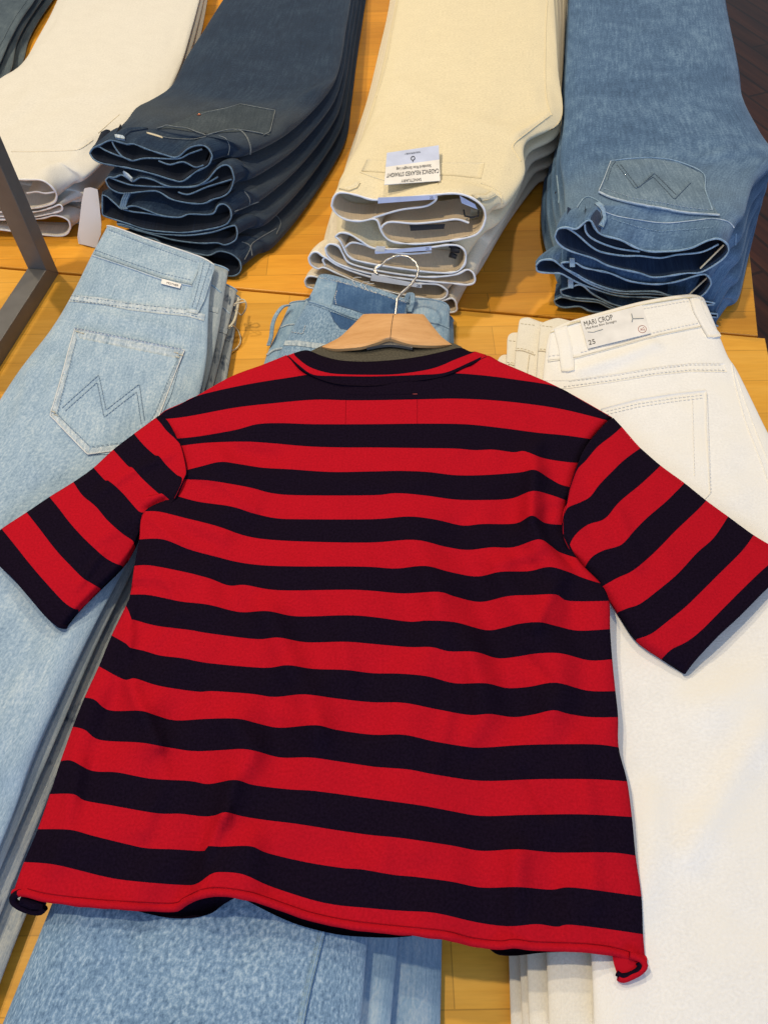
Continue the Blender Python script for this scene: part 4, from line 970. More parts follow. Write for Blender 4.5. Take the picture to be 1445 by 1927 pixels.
# ------------------------------------------------------------------ striped shirt
T = [
 # 0 top edge: shoulders and neck seam
 [(297, 784), (311, 772), (338, 760), (373, 743), (435, 708), (494, 686), (536, 669), (541, 668), (564, 689), (589, 705), (627, 716), (675, 721), (723, 719), (787, 711), (837, 702), (882, 683), (914, 668), (942, 681), (994, 703), (1046, 726), (1091, 750), (1152, 785)],
 [(297, 785), (311, 773), (338, 761), (373, 744), (460, 724), (546, 710), (589, 705), (627, 716), (675, 721), (723, 719), (787, 711), (837, 702), (908, 706), (977, 715), (1046, 727), (1091, 751), (1152, 786)],
 [(299, 786), (314, 788), (356, 783), (442, 767), (511, 759), (591, 752), (650, 753), (700, 753), (804, 751), (859, 750), (925, 753), (994, 760), (1063, 771), (1143, 791)],
 [(333, 825), (373, 821), (442, 809), (484, 798), (529, 796), (591, 798), (700, 798), (786, 797), (873, 798), (942, 805), (1011, 814), (1063, 819), (1112, 826)],
 [(339, 839), (390, 833), (460, 831), (511, 834), (581, 840), (650, 842), (700, 842), (786, 843), (856, 844), (894, 847), (928, 846), (966, 851), (987, 849), (1022, 862), (1063, 869), (1088, 871)],
 [(349, 885), (380, 877), (415, 869), (449, 873), (494, 880), (546, 883), (622, 888), (700, 887), (752, 886), (804, 888), (856, 894), (908, 894), (977, 889), (1006, 884), (1032, 899), (1053, 911), (1074, 917)],
 [(344, 902), (390, 904), (442, 912), (477, 919), (511, 928), (563, 932), (700, 932), (745, 928), (797, 932), (856, 940), (914, 941), (963, 938), (1001, 924), (1032, 930), (1066, 942)],
 [(329, 932), (373, 944), (435, 953), (477, 966), (518, 975), (563, 977), (700, 977), (769, 972), (821, 978), (870, 989), (908, 986), (970, 985), (1001, 970), (1025, 984), (1060, 988)],
 [(272, 962), (300, 963), (345, 974), (408, 990), (460, 1008), (511, 1016), (598, 1020), (700, 1021), (780, 1016), (838, 1029), (880, 1035), (925, 1030), (966, 1030), (1013, 1015), (1036, 1027), (1052, 1039), (1085, 1050)],
 [(262, 1015), (307, 1015), (356, 1034), (408, 1048), (449, 1058), (496, 1064), (565, 1066), (650, 1066), (700, 1067), (745, 1070), (800, 1065), (845, 1076), (897, 1085), (942, 1076), (994, 1075), (1032, 1067), (1063, 1074), (1098, 1088), (1130, 1098)],
 [(253, 1065), (281, 1064), (340, 1075), (392, 1088), (430, 1102), (461, 1101), (524, 1111), (650, 1110), (700, 1112), (759, 1117), (825, 1114), (856, 1123), (904, 1133), (956, 1122), (1001, 1120), (1046, 1119), (1070, 1131), (1146, 1131)],
 [(245, 1119), (281, 1120), (340, 1132), (392, 1138), (451, 1152), (503, 1150), (558, 1160), (650, 1158), (700, 1161), (769, 1170), (804, 1168), (856, 1171), (914, 1186), (949, 1181), (977, 1174), (1015, 1171), (1046, 1178), (1088, 1187), (1148, 1184)],
 [(237, 1140), (243, 1152), (247, 1165), (254, 1167), (295, 1178), (358, 1186), (392, 1192), (482, 1203), (524, 1200), (576, 1209), (650, 1208), (700, 1212), (769, 1218), (811, 1218), (845, 1226), (894, 1227), (935, 1239), (973, 1236), (1011, 1230), (1056, 1230), (1108, 1243), (1152, 1241)],
 [(210, 1196), (238, 1212), (245, 1219), (271, 1225), (302, 1234), (344, 1239), (392, 1248), (496, 1257), (541, 1252), (589, 1259), (650, 1261), (700, 1267), (752, 1268), (804, 1273), (856, 1286), (914, 1286), (953, 1295), (994, 1293), (1046, 1285), (1105, 1300), (1158, 1301)],
 [(186, 1254), (233, 1279), (254, 1277), (299, 1291), (371, 1302), (399, 1301), (472, 1306), (517, 1312), (572, 1307), (634, 1315), (700, 1322), (759, 1323), (821, 1335), (883, 1346), (921, 1344), (966, 1350), (1004, 1345), (1041, 1337), (1070, 1344), (1112, 1350), (1163, 1350)],
 [(159, 1313), (178, 1317), (205, 1337), (264, 1338), (292, 1346), (330, 1356), (392, 1353), (448, 1353), (486, 1362), (527, 1370), (593, 1365), (634, 1374), (700, 1383), (759, 1383), (814, 1395), (880, 1406), (915, 1407), (994, 1402), (1115, 1401), (1164, 1407)],
 [(137, 1368), (160, 1374), (188, 1393), (264, 1398), (316, 1407), (365, 1414), (420, 1412), (454, 1410), (482, 1414), (527, 1426), (583, 1426), (634, 1433), (700, 1443), (723, 1445), (771, 1449), (823, 1459), (906, 1470), (1010, 1467), (1113, 1467), (1180, 1471)],
 [(114, 1433), (135, 1432), (173, 1451), (221, 1454), (284, 1466), (356, 1470), (393, 1476), (441, 1468), (478, 1478), (544, 1486), (592, 1489), (696, 1503), (755, 1511), (802, 1518), (850, 1527), (906, 1536), (992, 1534), (1096, 1533), (1189, 1538)],
 [(94, 1495), (138, 1495), (159, 1507), (208, 1516), (294, 1531), (339, 1532), (381, 1537), (405, 1535), (424, 1529), (457, 1537), (500, 1544), (558, 1551), (627, 1562), (696, 1572), (757, 1578), (850, 1592), (906, 1602), (975, 1599), (1044, 1605), (1148, 1605), (1196, 1611)],
 [(71, 1561), (131, 1562), (173, 1573), (242, 1590), (277, 1597), (329, 1599), (384, 1602), (390, 1593), (415, 1594), (471, 1593), (503, 1606), (575, 1623), (644, 1634), (682, 1637), (740, 1647), (783, 1651), (850, 1660), (906, 1671), (975, 1670), (1037, 1675), (1079, 1671), (1207, 1688)],
 [(45, 1623), (104, 1628), (190, 1649), (242, 1658), (339, 1666), (370, 1664), (398, 1645), (422, 1642), (460, 1647), (512, 1670), (610, 1700), (696, 1710), (757, 1715), (819, 1719), (899, 1737), (958, 1744), (1010, 1740), (1048, 1745), (1072, 1741), (1148, 1750), (1210, 1759)],
 [(25, 1680), (52, 1682), (93, 1692), (173, 1701), (242, 1706), (325, 1709), (346, 1699), (381, 1683), (415, 1680), (467, 1687), (500, 1697), (540, 1711), (592, 1728), (661, 1742), (750, 1752), (836, 1761), (888, 1774), (940, 1780), (968, 1777), (1010, 1782), (1096, 1785), (1148, 1791), (1183, 1800), (1214, 1806)],
]
def smooth1(y, w):
    n = len(y); out = []
    for i in range(n):
        a = max(0, i - w); b = min(n - 1, i + w); k = min(i - a, b - i)
        out.append(sum(y[i - k:i + k + 1]) / (2 * k + 1))
    return out
def stripes_sheet(rows, cols, nsub, zfun, M=150, by='x', devk=.0012, thick=.004, edge=.004, zscale=1.0, first=1, useed=0.0, wrk=None):
    """rows: px stripe boundaries; cols: material per interval; returns MB"""
    us = [i / M for i in range(M + 1)]
    R = [xfrac(r, us) if by == 'x' else arc(r, us, True) for r in rows]
    dev = []
    for k, r in enumerate(R):
        if by == 'x':
            y = [p[1] for p in r]; s = smooth1(y, 16)
        else:
            # perpendicular deviation from the chord-smoothed curve
            xs = smooth1([p[0] for p in r], 14); ys = smooth1([p[1] for p in r], 14); y = [p[1] for p in r]; s = ys
            y = [p[1] + p[0] * 0 for p in r]
        d_ = [max(-9, min(9, b - a)) for a, b in zip(y, s)]
        dev.append(smooth1(d_, 2) if k >= first else [0] * (M + 1))
    grid = []; mids = []
    for k in range(len(R) - 1):
        for i in range(nsub + (1 if k == len(R) - 2 else 0)):
            f = i / nsub; row = []
            for j in range(M + 1):
                p = []
                for c in (0, 1):
                    a = R[max(k - 1, 0)][j][c] if k - 1 >= first else R[k][j][c]; b = R[k][j][c]; cc = R[k + 1][j][c]; dd = R[min(k + 2, len(R) - 1)][j][c]
                    if k == 0: val = b + (cc - b) * f
                    else:
                        m1 = (cc - a) / 2 if a != b else cc - b; m2 = (dd - b) / 2
                        val = (2 * f ** 3 - 3 * f ** 2 + 1) * b + (f ** 3 - 2 * f * f + f) * m1 + (-2 * f ** 3 + 3 * f * f) * cc + (f ** 3 - f * f) * m2
                    p.append(val)
                dv = dev[k][j] * (1 - f) + dev[k + 1][j] * f
                u = us[j]; v = (k + f) / (len(R) - 1)
                z = zfun(p[0], p[1], u, v) + devk * dv
                e = min(u, 1 - u) * M
                z -= edge * max(0, 1 - e / 4.0) ** 2
                if wrk: z += wrk(p[0], p[1])
                row.append(un(p[0], p[1], z))
            grid.append(row); mids.append(cols[k])
    mb = MB(); nr = len(grid); v = []; uv = []
    for r in grid:
        for p in r: v.append(p); uv.append((p.x, p.y))
    for r in grid:
        for p in r: v.append(p + Vector((0, 0, -thick))); uv.append((p.x, p.y + 1))
    W1 = M + 1; o = nr * W1; f = []; mi = []
    for i in range(nr - 1):
        for j in range(M):
            a = i * W1 + j; f.append((a, a + W1, a + W1 + 1, a + 1)); mi.append(mids[i])
            f.append((a + o, a + o + 1, a + o + W1 + 1, a + o + W1)); mi.append(mids[i])
        for j in (0, M):
            a = i * W1 + j; f.append((a, a + W1, a + W1 + o, a + o)); mi.append(mids[i])
    for i in (0, nr - 1):
        for j in range(M):
            a = i * W1 + j; f.append((a, a + 1, a + 1 + o, a + o)); mi.append(mids[max(0, min(i, nr - 2))])
    mb.v = v; mb.f = f; mb.m = mi; mb.uv = uv; mb.grid = grid
    return mb
RN = [M_red, M_nvy]
SH = thing('striped_shirt', 'red and navy striped short-sleeved shirt laid face down over the front jeans', 'shirt', un(700, 1200, .05))
ZS = .092
def gauss_px(x, y, pl, w):
    best = 1e9
    for a, b in zip(pl, pl[1:]):
        dx, dy = b[0] - a[0], b[1] - a[1]; s = max(0, min(1, ((x - a[0]) * dx + (y - a[1]) * dy) / (dx * dx + dy * dy)))
        best = min(best, math.hypot(x - a[0] - dx * s, y - a[1] - dy * s))
    return math.exp(-(best / w) ** 2)
FOLDS = [([(1062, 1010), (1000, 1045), (930, 1060)], 8, .0018), ([(1085, 1060), (1040, 1110), (1010, 1180)], 8, .0016), ([(285, 975), (330, 1020), (400, 1040)], 8, .0016), ([(262, 1040), (310, 1090), (350, 1160)], 8, .0014), ([(352, 890), (410, 905), (480, 960)], 8, .0016), ([(1070, 930), (1020, 950), (960, 1010)], 8, .0014), ([(620, 900), (700, 915), (800, 905)], 14, .0010), ([(560, 1060), (640, 1180), (660, 1300)], 16, .0014), ([(800, 1080), (840, 1200), (850, 1330), (820, 1450)], 18, .0018), ([(690, 1450), (720, 1560), (730, 1700)], 18, .0016), ([(1090, 1400), (1110, 1520), (1120, 1700)], 16, .0016),
         ([(244, 1120), (240, 1280), (262, 1330), (300, 1400)], 14, .0035), ([(500, 1155), (545, 1250), (580, 1310), (600, 1380)], 26, .0028),
         ([(430, 1355), (480, 1410), (470, 1440)], 18, .002), ([(285, 1400), (310, 1470), (270, 1560)], 20, .0022), ([(424, 1529), (402, 1570), (388, 1610), (370, 1670)], 12, .0035),
         ([(440, 1470), (420, 1535)], 16, .0025), ([(880, 1210), (900, 1300), (905, 1350), (880, 1400)], 24, .003), ([(1001, 970), (940, 1080), (1010, 1175)], 22, .002),
         ([(1040, 1290), (990, 1240)], 12, -.002), ([(990, 1460), (1030, 1530)], 12, -.002), ([(975, 1610), (970, 1740)], 20, .0028), ([(415, 830), (440, 850), (520, 866)], 18, -.0028), ([(340, 970), (420, 1010)], 16, .0022),
         ([(1010, 840), (1005, 890), (1001, 960), (1015, 1015)], 16, .0035), ([(700, 1660), (640, 1560), (590, 1480)], 10, .0010), ([(1052, 1000), (1075, 1060)], 12, -.003),
         ([(150, 1440), (120, 1560), (100, 1640)], 16, .002), ([(300, 1200), (330, 1160)], 10, .0012), ([(760, 1500), (790, 1600)], 30, .0015)]
def wr(x, y):
    return 1.9 * sum(h * gauss_px(x, y, pl, w) for pl, w, h in FOLDS) + .0022 * nz(x * .006, y * .010, 4.2) + .0009 * nz(x * .018, y * .026, 7) + .0004 * nz(x * .05 + y * .03, y * .05, 2)
def zbody(x, y, u, v):
    return ZS - .022 * max(0, (y - 1150) / 650) + .003 * u + .004 * math.sin(math.pi * u) - .006 * max(0, 1 - abs(u - 0) * 8) * (1 if y > 1100 else 0)
cols = [0] + [1 if k % 2 else 0 for k in range(1, len(T) - 1)]
sb = stripes_sheet(T, cols, 6, zbody, M=170, wrk=wr, first=2); sb.out('shirt_body', RN, SH)
SB = Surf(sb.v, sb.f)
# hem roll
hem = [p + Vector((0, 0, -.0015)) for p in sb.grid[-1]]
mb = MB(); mb.tube(hem, [.0030 + .0009 * nz(i * .2, 1, 1) for i in range(len(hem))], 10); mb.out('rolled_hem', M_red, SH)
# front panel of the shirt showing under the hem
def strip(rows, zlist, mt, name, M=60, th=.002):
    us = [i / M for i in range(M + 1)]; v = []; f = []; R = [xfrac(r, us) for r in rows]
    for r, z in zip(R, zlist):
        for j, p in enumerate(r):
            zz = z[0] + (z[1] - z[0]) * us[j] if isinstance(z, tuple) else z; v.append(un(p[0], p[1], zz))
    W1 = M + 1; n = len(v); v += [p + Vector((0, 0, -th)) for p in v[:n]]
    for i in range(len(R) - 1):
        for j in range(M):
            a = i * W1 + j; f.append((a, a + W1, a + W1 + 1, a + 1)); f.append((a + n, a + n + 1, a + n + W1 + 1, a + n + W1))
    for j in range(M):
        a = (len(R) - 1) * W1 + j; f.append((a, a + 1, a + 1 + n, a + n))
    return mesh_obj(name, v, f, mt, SH, uvs=[(p.x, p.y) for p in v])
strip([[(230, 1660), (320, 1660), (400, 1650), (470, 1650)], [(240, 1706), (315, 1712), (380, 1700), (420, 1690), (470, 1680)], [(246, 1712), (311, 1727), (360, 1728), (395, 1720), (415, 1706), (440, 1686)]], [.064, .059, .0565], M_nvy, 'front_panel_hem')
strip([[(440, 1660), (600, 1700), (760, 1720)], [(448, 1684), (540, 1712), (610, 1732), (700, 1748), (770, 1752)], [(452, 1689), (540, 1733), (610, 1754), (661, 1762), (731, 1765), (775, 1762)]], [.063, .059, .0565], M_nvy, 'front_panel_hem')
strip([[(900, 1740), (1000, 1750), (1160, 1760)], [(912, 1776), (1020, 1782), (1155, 1790)], [(918, 1783), (937, 1797), (971, 1799), (1027, 1793), (1096, 1792), (1150, 1797)]], [.068, .064, .062], M_nvy, 'front_panel_hem')
# curled corners
mb = MB()
pts = [un(*q) for q in ((150, 1698, .068), (90, 1686, .066), (45, 1680, .066), (27, 1687, .064), (27, 1699, .060), (50, 1712, .056), (74, 1716, .056), (84, 1708, .058))]
pp = [Vector(p) for p in arc([tuple(x) for x in pts], [i / 40 for i in range(41)])]
mb.tube(pp, [.0010 + .0022 * min(1, max(0, (i - 4) / 14)) for i in range(41)], 9); mb.out('curled_hem_corner', M_nvy, SH)
mb = MB(); mb.tube([un(40, 1694, .062), un(62, 1700, .061), un(84, 1703, .060)], [.004, .005, .004], 9); mb.out('hem_corner_inside', M_nvy, SH)
mb = MB()
pts = [un(*q) for q in ((1183, 1798, .0745), (1204, 1806, .074), (1213, 1818, .073), (1203, 1830, .071), (1186, 1839, .070), (1172, 1844, .069), (1163, 1840, .069))]
pp = [Vector(p) for p in arc([tuple(x) for x in pts], [i / 30 for i in range(31)])]
mb.tube(pp, .0026, 9); mb.out('curled_hem_corner', M_red, SH)
mb = MB(); pts = [un(*q) for q in ((1200, 1812, .073), (1204, 1822, .072), (1190, 1833, .0705), (1172, 1838, .070), (1160, 1832, .070))]
mb.tube([Vector(p) for p in arc([tuple(x) for x in pts], [i / 20 for i in range(21)])], .0022, 8); mb.out('hem_corner_inside', M_nvy, SH)
mesh_obj('hem_corner_panel', [un(1150, 1790, .073), un(1206, 1806, .073), un(1200, 1826, .0705), (un(1162, 1838, .0705)), un(1155, 1815, .071)], [(0, 1, 2, 3, 4)], M_red, SH, uvs=[(0, 0)] * 5)
# collar
us = [i / 90 for i in range(91)]
c0 = [(562, 661), (580, 659), (608, 670), (643, 678), (691, 680), (739, 677), (787, 671), (834, 661), (866, 654), (884, 662)]
c1 = [(553, 664), (556, 670), (580, 689), (611, 700), (643, 704), (723, 705), (771, 701), (818, 692), (857, 676), (888, 664), (894, 661)]
c2 = [(542, 668), (564, 688), (589, 704.5), (627, 707), (691, 708), (739, 707), (787, 705), (837, 701), (882, 682), (914, 667)]
c3 = [(541, 669), (563, 692), (589, 708), (627, 721), (675, 726), (723, 724), (787, 716), (837, 707), (883, 687), (916, 670)]
mb = MB(); grid = []
RC = [arc(c, us) for c in (c0, c1, c2, c3)]; v = []; f = []; mi = []; cz = [.090, .0995, .0995, .0985]; prof = []
nsb = 5
for k in range(3):
    for i in range(nsb + (1 if k == 2 else 0)):
        fr = i / nsb
        for j in range(91):
            p = lerp(RC[k][j], RC[k + 1][j], fr); z = cz[k] + (cz[k + 1] - cz[k]) * (math.sin(fr * 1.57) if k == 0 else fr) + .0012 * nz(p[0] * .03, p[1] * .03, 1)
            e = min(us[j], 1 - us[j]) * 12; z -= .005 * max(0, 1 - e)
            v.append(un(p[0], p[1], z))
        prof.append([1, 0, 1][k])
nr = 3 * nsb + 1; n = len(v); v += [p + Vector((0, 0, -.003)) for p in v[:n]]
for i in range(nr - 1):
    for j in range(90):
        a = i * 91 + j; f.append((a, a + 91, a + 92, a + 1)); mi.append(prof[i]); f.append((a + n, a + n + 1, a + n + 92, a + n + 91)); mi.append(prof[i])
for j in range(90):
    f.append((j, j + 1, j + 1 + n, j + n)); mi.append(1); a = (nr - 1) * 91 + j; f.append((a, a + 1, a + 1 + n, a + n)); mi.append(1)
mesh_obj('collar', v, f, RN, SH, uvs=[(p.x, p.y) for p in v], midx=mi)
# grey inner neck facing
strip([[(585, 660), (618, 646), (660, 640), (735, 636), (800, 640), (846, 644), (868, 652)], [(578, 668), (640, 690), (735, 692), (830, 680), (876, 662)]], [.083, .090], M_grey, 'neck_facing')
# label patch outline on the yoke and seams
for l_ in ([(651, 754), (650, 797)], [(785, 752), (785, 797)], [(651, 742), (700, 743), (785, 741)]): seamline('label_stitching', SB, l_, M_dred if l_[0][1] > 745 else M_nvy, SH, .0003, .0001)
seamline('hem_stitching', SB, [(x_, y_ - 9) for x_, y_ in T[-1][1:-1]], M_dred, SH, .0004, .0)
mb = MB(); mb.tube([SB.hit(776, 742, .0006)[0], SB.hit(785, 742, .0006)[0]], .0006, 5); mb.out('loose_thread', M_inkr, SH)
seamline('neck_seam', SB, [(541, 670), (564, 692), (589, 707), (627, 719), (675, 724), (723, 722), (787, 714), (837, 705), (882, 686), (915, 671)], M_nvy, SH, .0004, .0001)
# sleeves
LS = [
 [(296, 784), (314, 790), (334, 826), (341, 840), (351, 885), (345, 902), (331, 933), (320, 948), (300, 962), (276, 968)],
 [(293, 786), (303, 797), (313, 810), (332, 828), (341, 842), (350, 885), (345, 902), (331, 933), (319, 949), (298, 963), (275, 969)],
 [(252, 816), (271, 838), (291, 856), (299, 858), (313, 875), (332, 893), (343, 902), (330, 934), (318, 950), (297, 964), (274, 970)],
 [(213, 846), (241, 877), (249, 880), (269, 902), (299, 929), (305, 929), (320, 946), (296, 965), (273, 972)],
 [(176, 880), (197, 903), (205, 905), (230, 927), (260, 961), (273, 966), (270, 985)],
 [(138, 907), (155, 932), (180, 953), (202, 979), (230, 1004), (250, 1018), (252, 1030)],
 [(93, 935), (111, 957), (130, 982), (155, 1010), (190, 1043), (210, 1057), (230, 1065)],
 [(50, 964), (75, 996), (105, 1035), (133, 1065), (155, 1087), (169, 1096), (188, 1107)],
 [(3, 995), (28, 1026), (55, 1060), (83, 1093), (119, 1132), (138, 1145), (148, 1147)],
 [(-28, 1022), (-12, 1045), (0, 1060), (28, 1087), (55, 1118), (83, 1151), (97, 1165), (111, 1176), (123, 1178)],
]
def zl(x, y, u, v):
    return .0925 - .014 * v - .006 * max(0, (u - .55) / .45) ** 2 + .003 * math.sin(math.pi * u)
WL = [([(320, 855), (250, 885), (190, 925)], 10, .003), ([(300, 930), (230, 990), (160, 1030)], 14, .002), ([(190, 1043), (150, 1100)], 8, .0025), ([(310, 940), (280, 958)], 8, -.004), ([(140, 1000), (90, 1050)], 14, .0015)]
def wl(x, y): return sum(h * gauss_px(x, y, pl, w) for pl, w, h in WL) + .0013 * nz(x * .018, y * .018, 3) + .0004 * nz(x * .05, y * .05, 8)
slv = stripes_sheet(LS, [1, 0, 1, 0, 1, 0, 1, 0, 1], 6, zl, M=70, by='a', devk=.0004, wrk=wl, first=2, thick=.004)
s1 = slv.out('sleeve', RN, SH)
mb = MB(); mb.tube([p + Vector((0, 0, -.0022)) for p in slv.grid[-1]], .0022, 8); mb.out('sleeve_hem', M_nvy, s1)
RS = [
 [(1154, 786), (1142, 793), (1113, 825), (1096, 851), (1085, 879), (1072, 916), (1067, 941), (1058, 986), (1060, 1012), (1074, 1040)],
 [(1170, 803), (1152, 819), (1124, 841), (1102, 867), (1086, 884), (1073, 918), (1068, 942), (1059, 987), (1061, 1013), (1075, 1041)],
 [(1205, 843), (1175, 865), (1147, 892), (1127, 913), (1110, 935), (1090, 946), (1066, 958), (1060, 988), (1063, 1015), (1077, 1042)],
 [(1243, 876), (1208, 909), (1166, 944), (1138, 976), (1107, 987), (1085, 1004), (1072, 1026), (1079, 1043)],
 [(1288, 909), (1253, 944), (1219, 973), (1194, 998), (1169, 1025), (1135, 1036), (1113, 1049), (1100, 1068)],
 [(1329, 942), (1312, 960), (1270, 1000), (1245, 1026), (1219, 1051), (1189, 1075), (1161, 1088), (1131, 1105)],
 [(1370, 972), (1343, 1012), (1312, 1040), (1275, 1080), (1242, 1108), (1205, 1136), (1180, 1145), (1163, 1152)],
 [(1418, 1007), (1396, 1037), (1351, 1082), (1320, 1113), (1289, 1143), (1253, 1172), (1225, 1193), (1198, 1203)],
 [(1478, 1045), (1445, 1064), (1404, 1102), (1362, 1144), (1320, 1186), (1292, 1208), (1264, 1222), (1247, 1238)],
 [(1482, 1070), (1445, 1100), (1390, 1155), (1348, 1194), (1306, 1239), (1287, 1264)],
]
def zr(x, y, u, v):
    return .0955 - .0155 * v - .004 * max(0, (u - .6) / .4) ** 2 + .003 * math.sin(math.pi * u)
WR = [([(1127, 913), (1160, 960), (1180, 1010), (1200, 1060)], 14, .0045), ([(1095, 960), (1120, 1020), (1160, 1075)], 14, -.003), ([(1240, 1020), (1270, 1090)], 20, .002), ([(1150, 850), (1180, 905)], 20, .002), ([(1289, 909), (1418, 1012)], 8, .001)]
def wrr(x, y): return sum(h * gauss_px(x, y, pl, w) for pl, w, h in WR) + .0013 * nz(x * .018, y * .018, 9) + .0004 * nz(x * .05, y * .05, 5)
srv = stripes_sheet(RS, [1, 0, 1, 0, 1, 0, 1, 0, 1], 6, zr, M=70, by='a', devk=.0004, wrk=wrr, first=2, thick=.0045)
s2 = srv.out('sleeve', RN, SH)
mb = MB(); mb.tube([p + Vector((0, 0, -.0022)) for p in srv.grid[-1]], .0022, 8); mb.out('sleeve_hem', M_nvy, s2)

# ------------------------------------------------------------------ hanger
HG = thing('clothes_hanger', 'pale wooden hanger with a twisted chrome hook inside the shirt neck', 'hanger', un(739, 640, .085))
def prism(rows, ztop, th, M=30, bev=.0015):
    """rows L->R px, solid with softened top edges"""
    us = [i / M for i in range(M + 1)]; R = [arc(r, us, True) for r in rows]; n1 = len(R); NV = 10
    v = []; f = []
    for i in range(NV + 1):
        t = i / NV * (n1 - 1); k = min(int(t), n1 - 2); fr = t - k
        for j in range(M + 1):
            p = lerp(R[k][j], R[k + 1][j], fr); e = min(i, NV - i) / NV * 2; e2 = min(j, M - j) / M * 2
            z = ztop(p[0], us[j]) - bev * (max(0, 1 - e * 4) ** 2 + max(0, 1 - e2 * 8) ** 2)
            v.append(un(p[0], p[1], z))
    W1 = M + 1; n = len(v); v += [p + Vector((0, 0, -th)) for p in v[:n]]
    for i in range(NV):
        for j in range(M):
            a = i * W1 + j; f.append((a, a + W1, a + W1 + 1, a + 1)); f.append((a + n, a + n + 1, a + n + W1 + 1, a + n + W1))
    bd = [j for j in range(W1)] + [(i + 1) * W1 - 1 for i in range(1, NV + 1)] + [NV * W1 + j for j in range(M - 1, -1, -1)] + [i * W1 for i in range(NV - 1, 0, -1)]
    for a, b in zip(bd, bd[1:] + bd[:1]): f.append((a, a + n, b + n, b))
    return v, f
hz = lambda x, u: .0985 - .010 * abs(2 * u - 1) ** 1.5
v, f = prism([[(683, 591), (700, 590), (739, 590), (780, 590), (797, 591)], [(663, 612), (700, 612), (739, 613), (780, 612), (813, 612)], [(640, 634), (690, 630), (736, 628), (790, 630), (830, 633)], [(605, 652), (628, 656), (655, 655), (682, 652), (710, 644), (733, 637), (755, 643), (777, 648), (815, 650), (850, 648)]], hz, .0045, 48)
mesh_obj('hanger_body', v, f, M_hang, HG, smooth=False)
mb = MB(); mb.tube([un(740, 591, .0990), un(737, 610, .0990), un(734, 639, .0990)], .0003, 5); mb.out('joint_line', M_blk, HG)
hk = [(708, 513, .112), (706, 506, .114), (711, 502, .116), (718, 498, .118), (727, 490, .120), (738, 484, .122), (750, 481, .122), (763, 482, .122), (774, 487, .121), (783, 496, .119), (787, 508, .117), (784, 520, .115), (776, 532, .112), (766, 542, .110), (755, 552, .107), (748, 562, .105), (746, 576, .101), (744, 592, .096)]
pts = [Vector(p) for p in arc([tuple(un(*q)) for q in hk], [i / 160 for i in range(161)])]
mb = MB(); hv = []; hf = []; nn_ = 14
for i, p in enumerate(pts):      # one wire of oval section, turning along its length
    t = (pts[min(i + 1, 160)] - pts[max(i - 1, 0)]).normalized(); up_ = (Vector((0, 0, 1)) - t * t.z).normalized(); w_ = t.cross(up_)
    tw_ = i * .22 if i < 120 else 120 * .22
    sq = .0014 if i < 112 else min(.0018, .0014 + (i - 112) * .0001)
    for k in range(nn_):
        a = 2 * math.pi * k / nn_; x_ = .0018 * math.cos(a); y_ = sq * math.sin(a)
        hv.append(p + up_ * (x_ * math.cos(tw_) - y_ * math.sin(tw_)) + w_ * (x_ * math.sin(tw_) + y_ * math.cos(tw_)))
for i in range(160):
    for k in range(nn_): hf.append((i * nn_ + k, i * nn_ + (k + 1) % nn_, (i + 1) * nn_ + (k + 1) % nn_, (i + 1) * nn_ + k))
hf.append(tuple(range(nn_))); hf.append(tuple(range(160 * nn_, 161 * nn_))[::-1]); mb.add(hv, hf)
hko = mb.out('hook', M_chrome, HG)
mb = MB(); mb.tube([Vector(p) for p in arc([tuple(un(*q)) for q in ((712, 516, .112), (705, 512, .112), (706, 504, .114), (716, 497, .117))], [i / 16 for i in range(17)])], .0015, 8); mb.out('hook_tip', M_chrome, hko)
v, f = prism([[(690, 650), (733, 640), (776, 650)], [(690, 654), (733, 648), (776, 654)]], lambda x, u: .092, .004, 16, 0)
mesh_obj('hanger_insert', v, f, M_steel, HG, smooth=False)

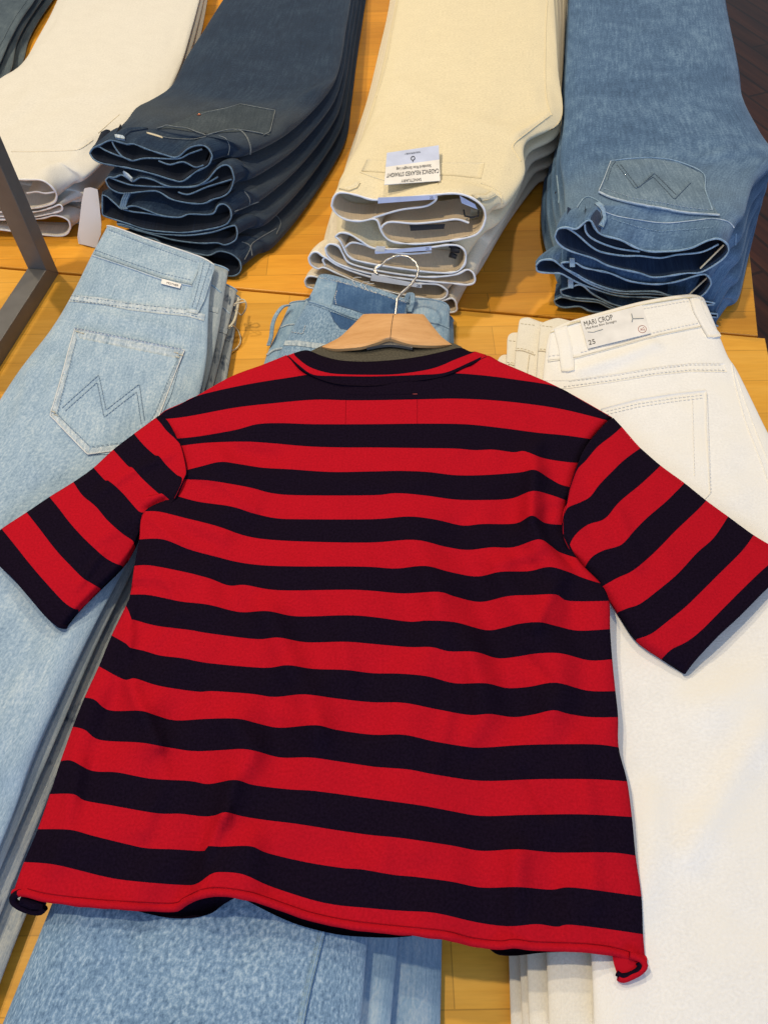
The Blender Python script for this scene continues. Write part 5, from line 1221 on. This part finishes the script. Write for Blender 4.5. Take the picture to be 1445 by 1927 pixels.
# ------------------------------------------------------------------ metal stand at the left edge
P0 = un(111, 514, 0); P1 = un(0, 691, 0); dd = (P1 - P0).normalized(); up = Vector((0, 0, 1)); pn = Vector((dd.y, -dd.x, 0))
if pn.x > 0: pn = -pn
w, th, L, Hh = .026, .030, .26, .27
ST = thing('sign_stand', 'grey square-tube metal frame standing at the left edge of the table', 'stand', P0 + dd * L / 2)
def bar(a, b, u1, u2, name):   # mitred bar: a,b outer edge ends; u1 = inward direction with mitre
    v = []
    for o in (Vector((0, 0, 0)), pn * th):
        v += [a + o, b + o, b + o + u1[1], a + o + u1[0]]
    mb = MB(); mb.add(v, [(0, 1, 2, 3), (7, 6, 5, 4), (0, 4, 5, 1), (1, 5, 6, 2), (2, 6, 7, 3), (3, 7, 4, 0)])
    o = mb.out(name, M_steel, ST, smooth=False)
    bv = o.modifiers.new('bevel', 'BEVEL'); bv.width = .0008; bv.segments = 2
c00 = P0; c10 = P0 + dd * L; c01 = P0 + up * Hh; c11 = c10 + up * Hh
bar(c00, c10, (dd * w + up * w, -dd * w + up * w), None, 'base_bar')
bar(c01, c00, (dd * w - up * w, dd * w + up * w), None, 'upright')
bar(c10, c11, (-dd * w + up * w, -dd * w - up * w), None, 'upright')
bar(c11, c01, (-dd * w - up * w, dd * w - up * w), None, 'top_bar')

# ------------------------------------------------------------------ clear plastic sleeve between the white and navy stacks
def curved_card(px, z0, z1, name, lab):
    pass
fp = plane3(un(148, 458, .002), un(180, 465, .002), un(158, 354, .075))
rows = [[(159, 354), (171, 352), (184, 356)], [(154, 379), (170, 378), (187, 380)], [(150, 415), (170, 417), (191, 420)], [(146, 445), (165, 449), (190, 440)], [(148, 458), (163, 461), (181, 466)]]
us = [i / 16 for i in range(17)]; v = []; f = []
for k in range(25):
    t = k / 24 * 4; q = min(int(t), 3); fr = t - q
    for j in range(17):
        p = lerp(arc(rows[q], us)[j], arc(rows[q + 1], us)[j], fr); v.append(unplane(p[0], p[1], fp) + fp[1] * .0008 * math.sin(us[j] * 3.14))
n = len(v); nn = fp[1]; v += [p + nn * .0005 for p in v[:n]]
for i in range(24):
    for j in range(16):
        a = i * 17 + j; f.append((a, a + 1, a + 18, a + 17)); f.append((a + n, a + n + 17, a + n + 18, a + n + 1))
bd = [j for j in range(17)] + [(i + 1) * 17 - 1 for i in range(1, 25)] + [24 * 17 + j for j in range(15, -1, -1)] + [i * 17 for i in range(23, 0, -1)]
for a, b in zip(bd, bd[1:] + bd[:1]): f.append((a, a + n, b + n, b))
o = mesh_obj('plastic_tag', v, f, M_plastic, None, un(165, 455, 0), smooth=False); tag(o, 'blank frosted plastic tag leaning between the white and the navy jeans', 'tag')
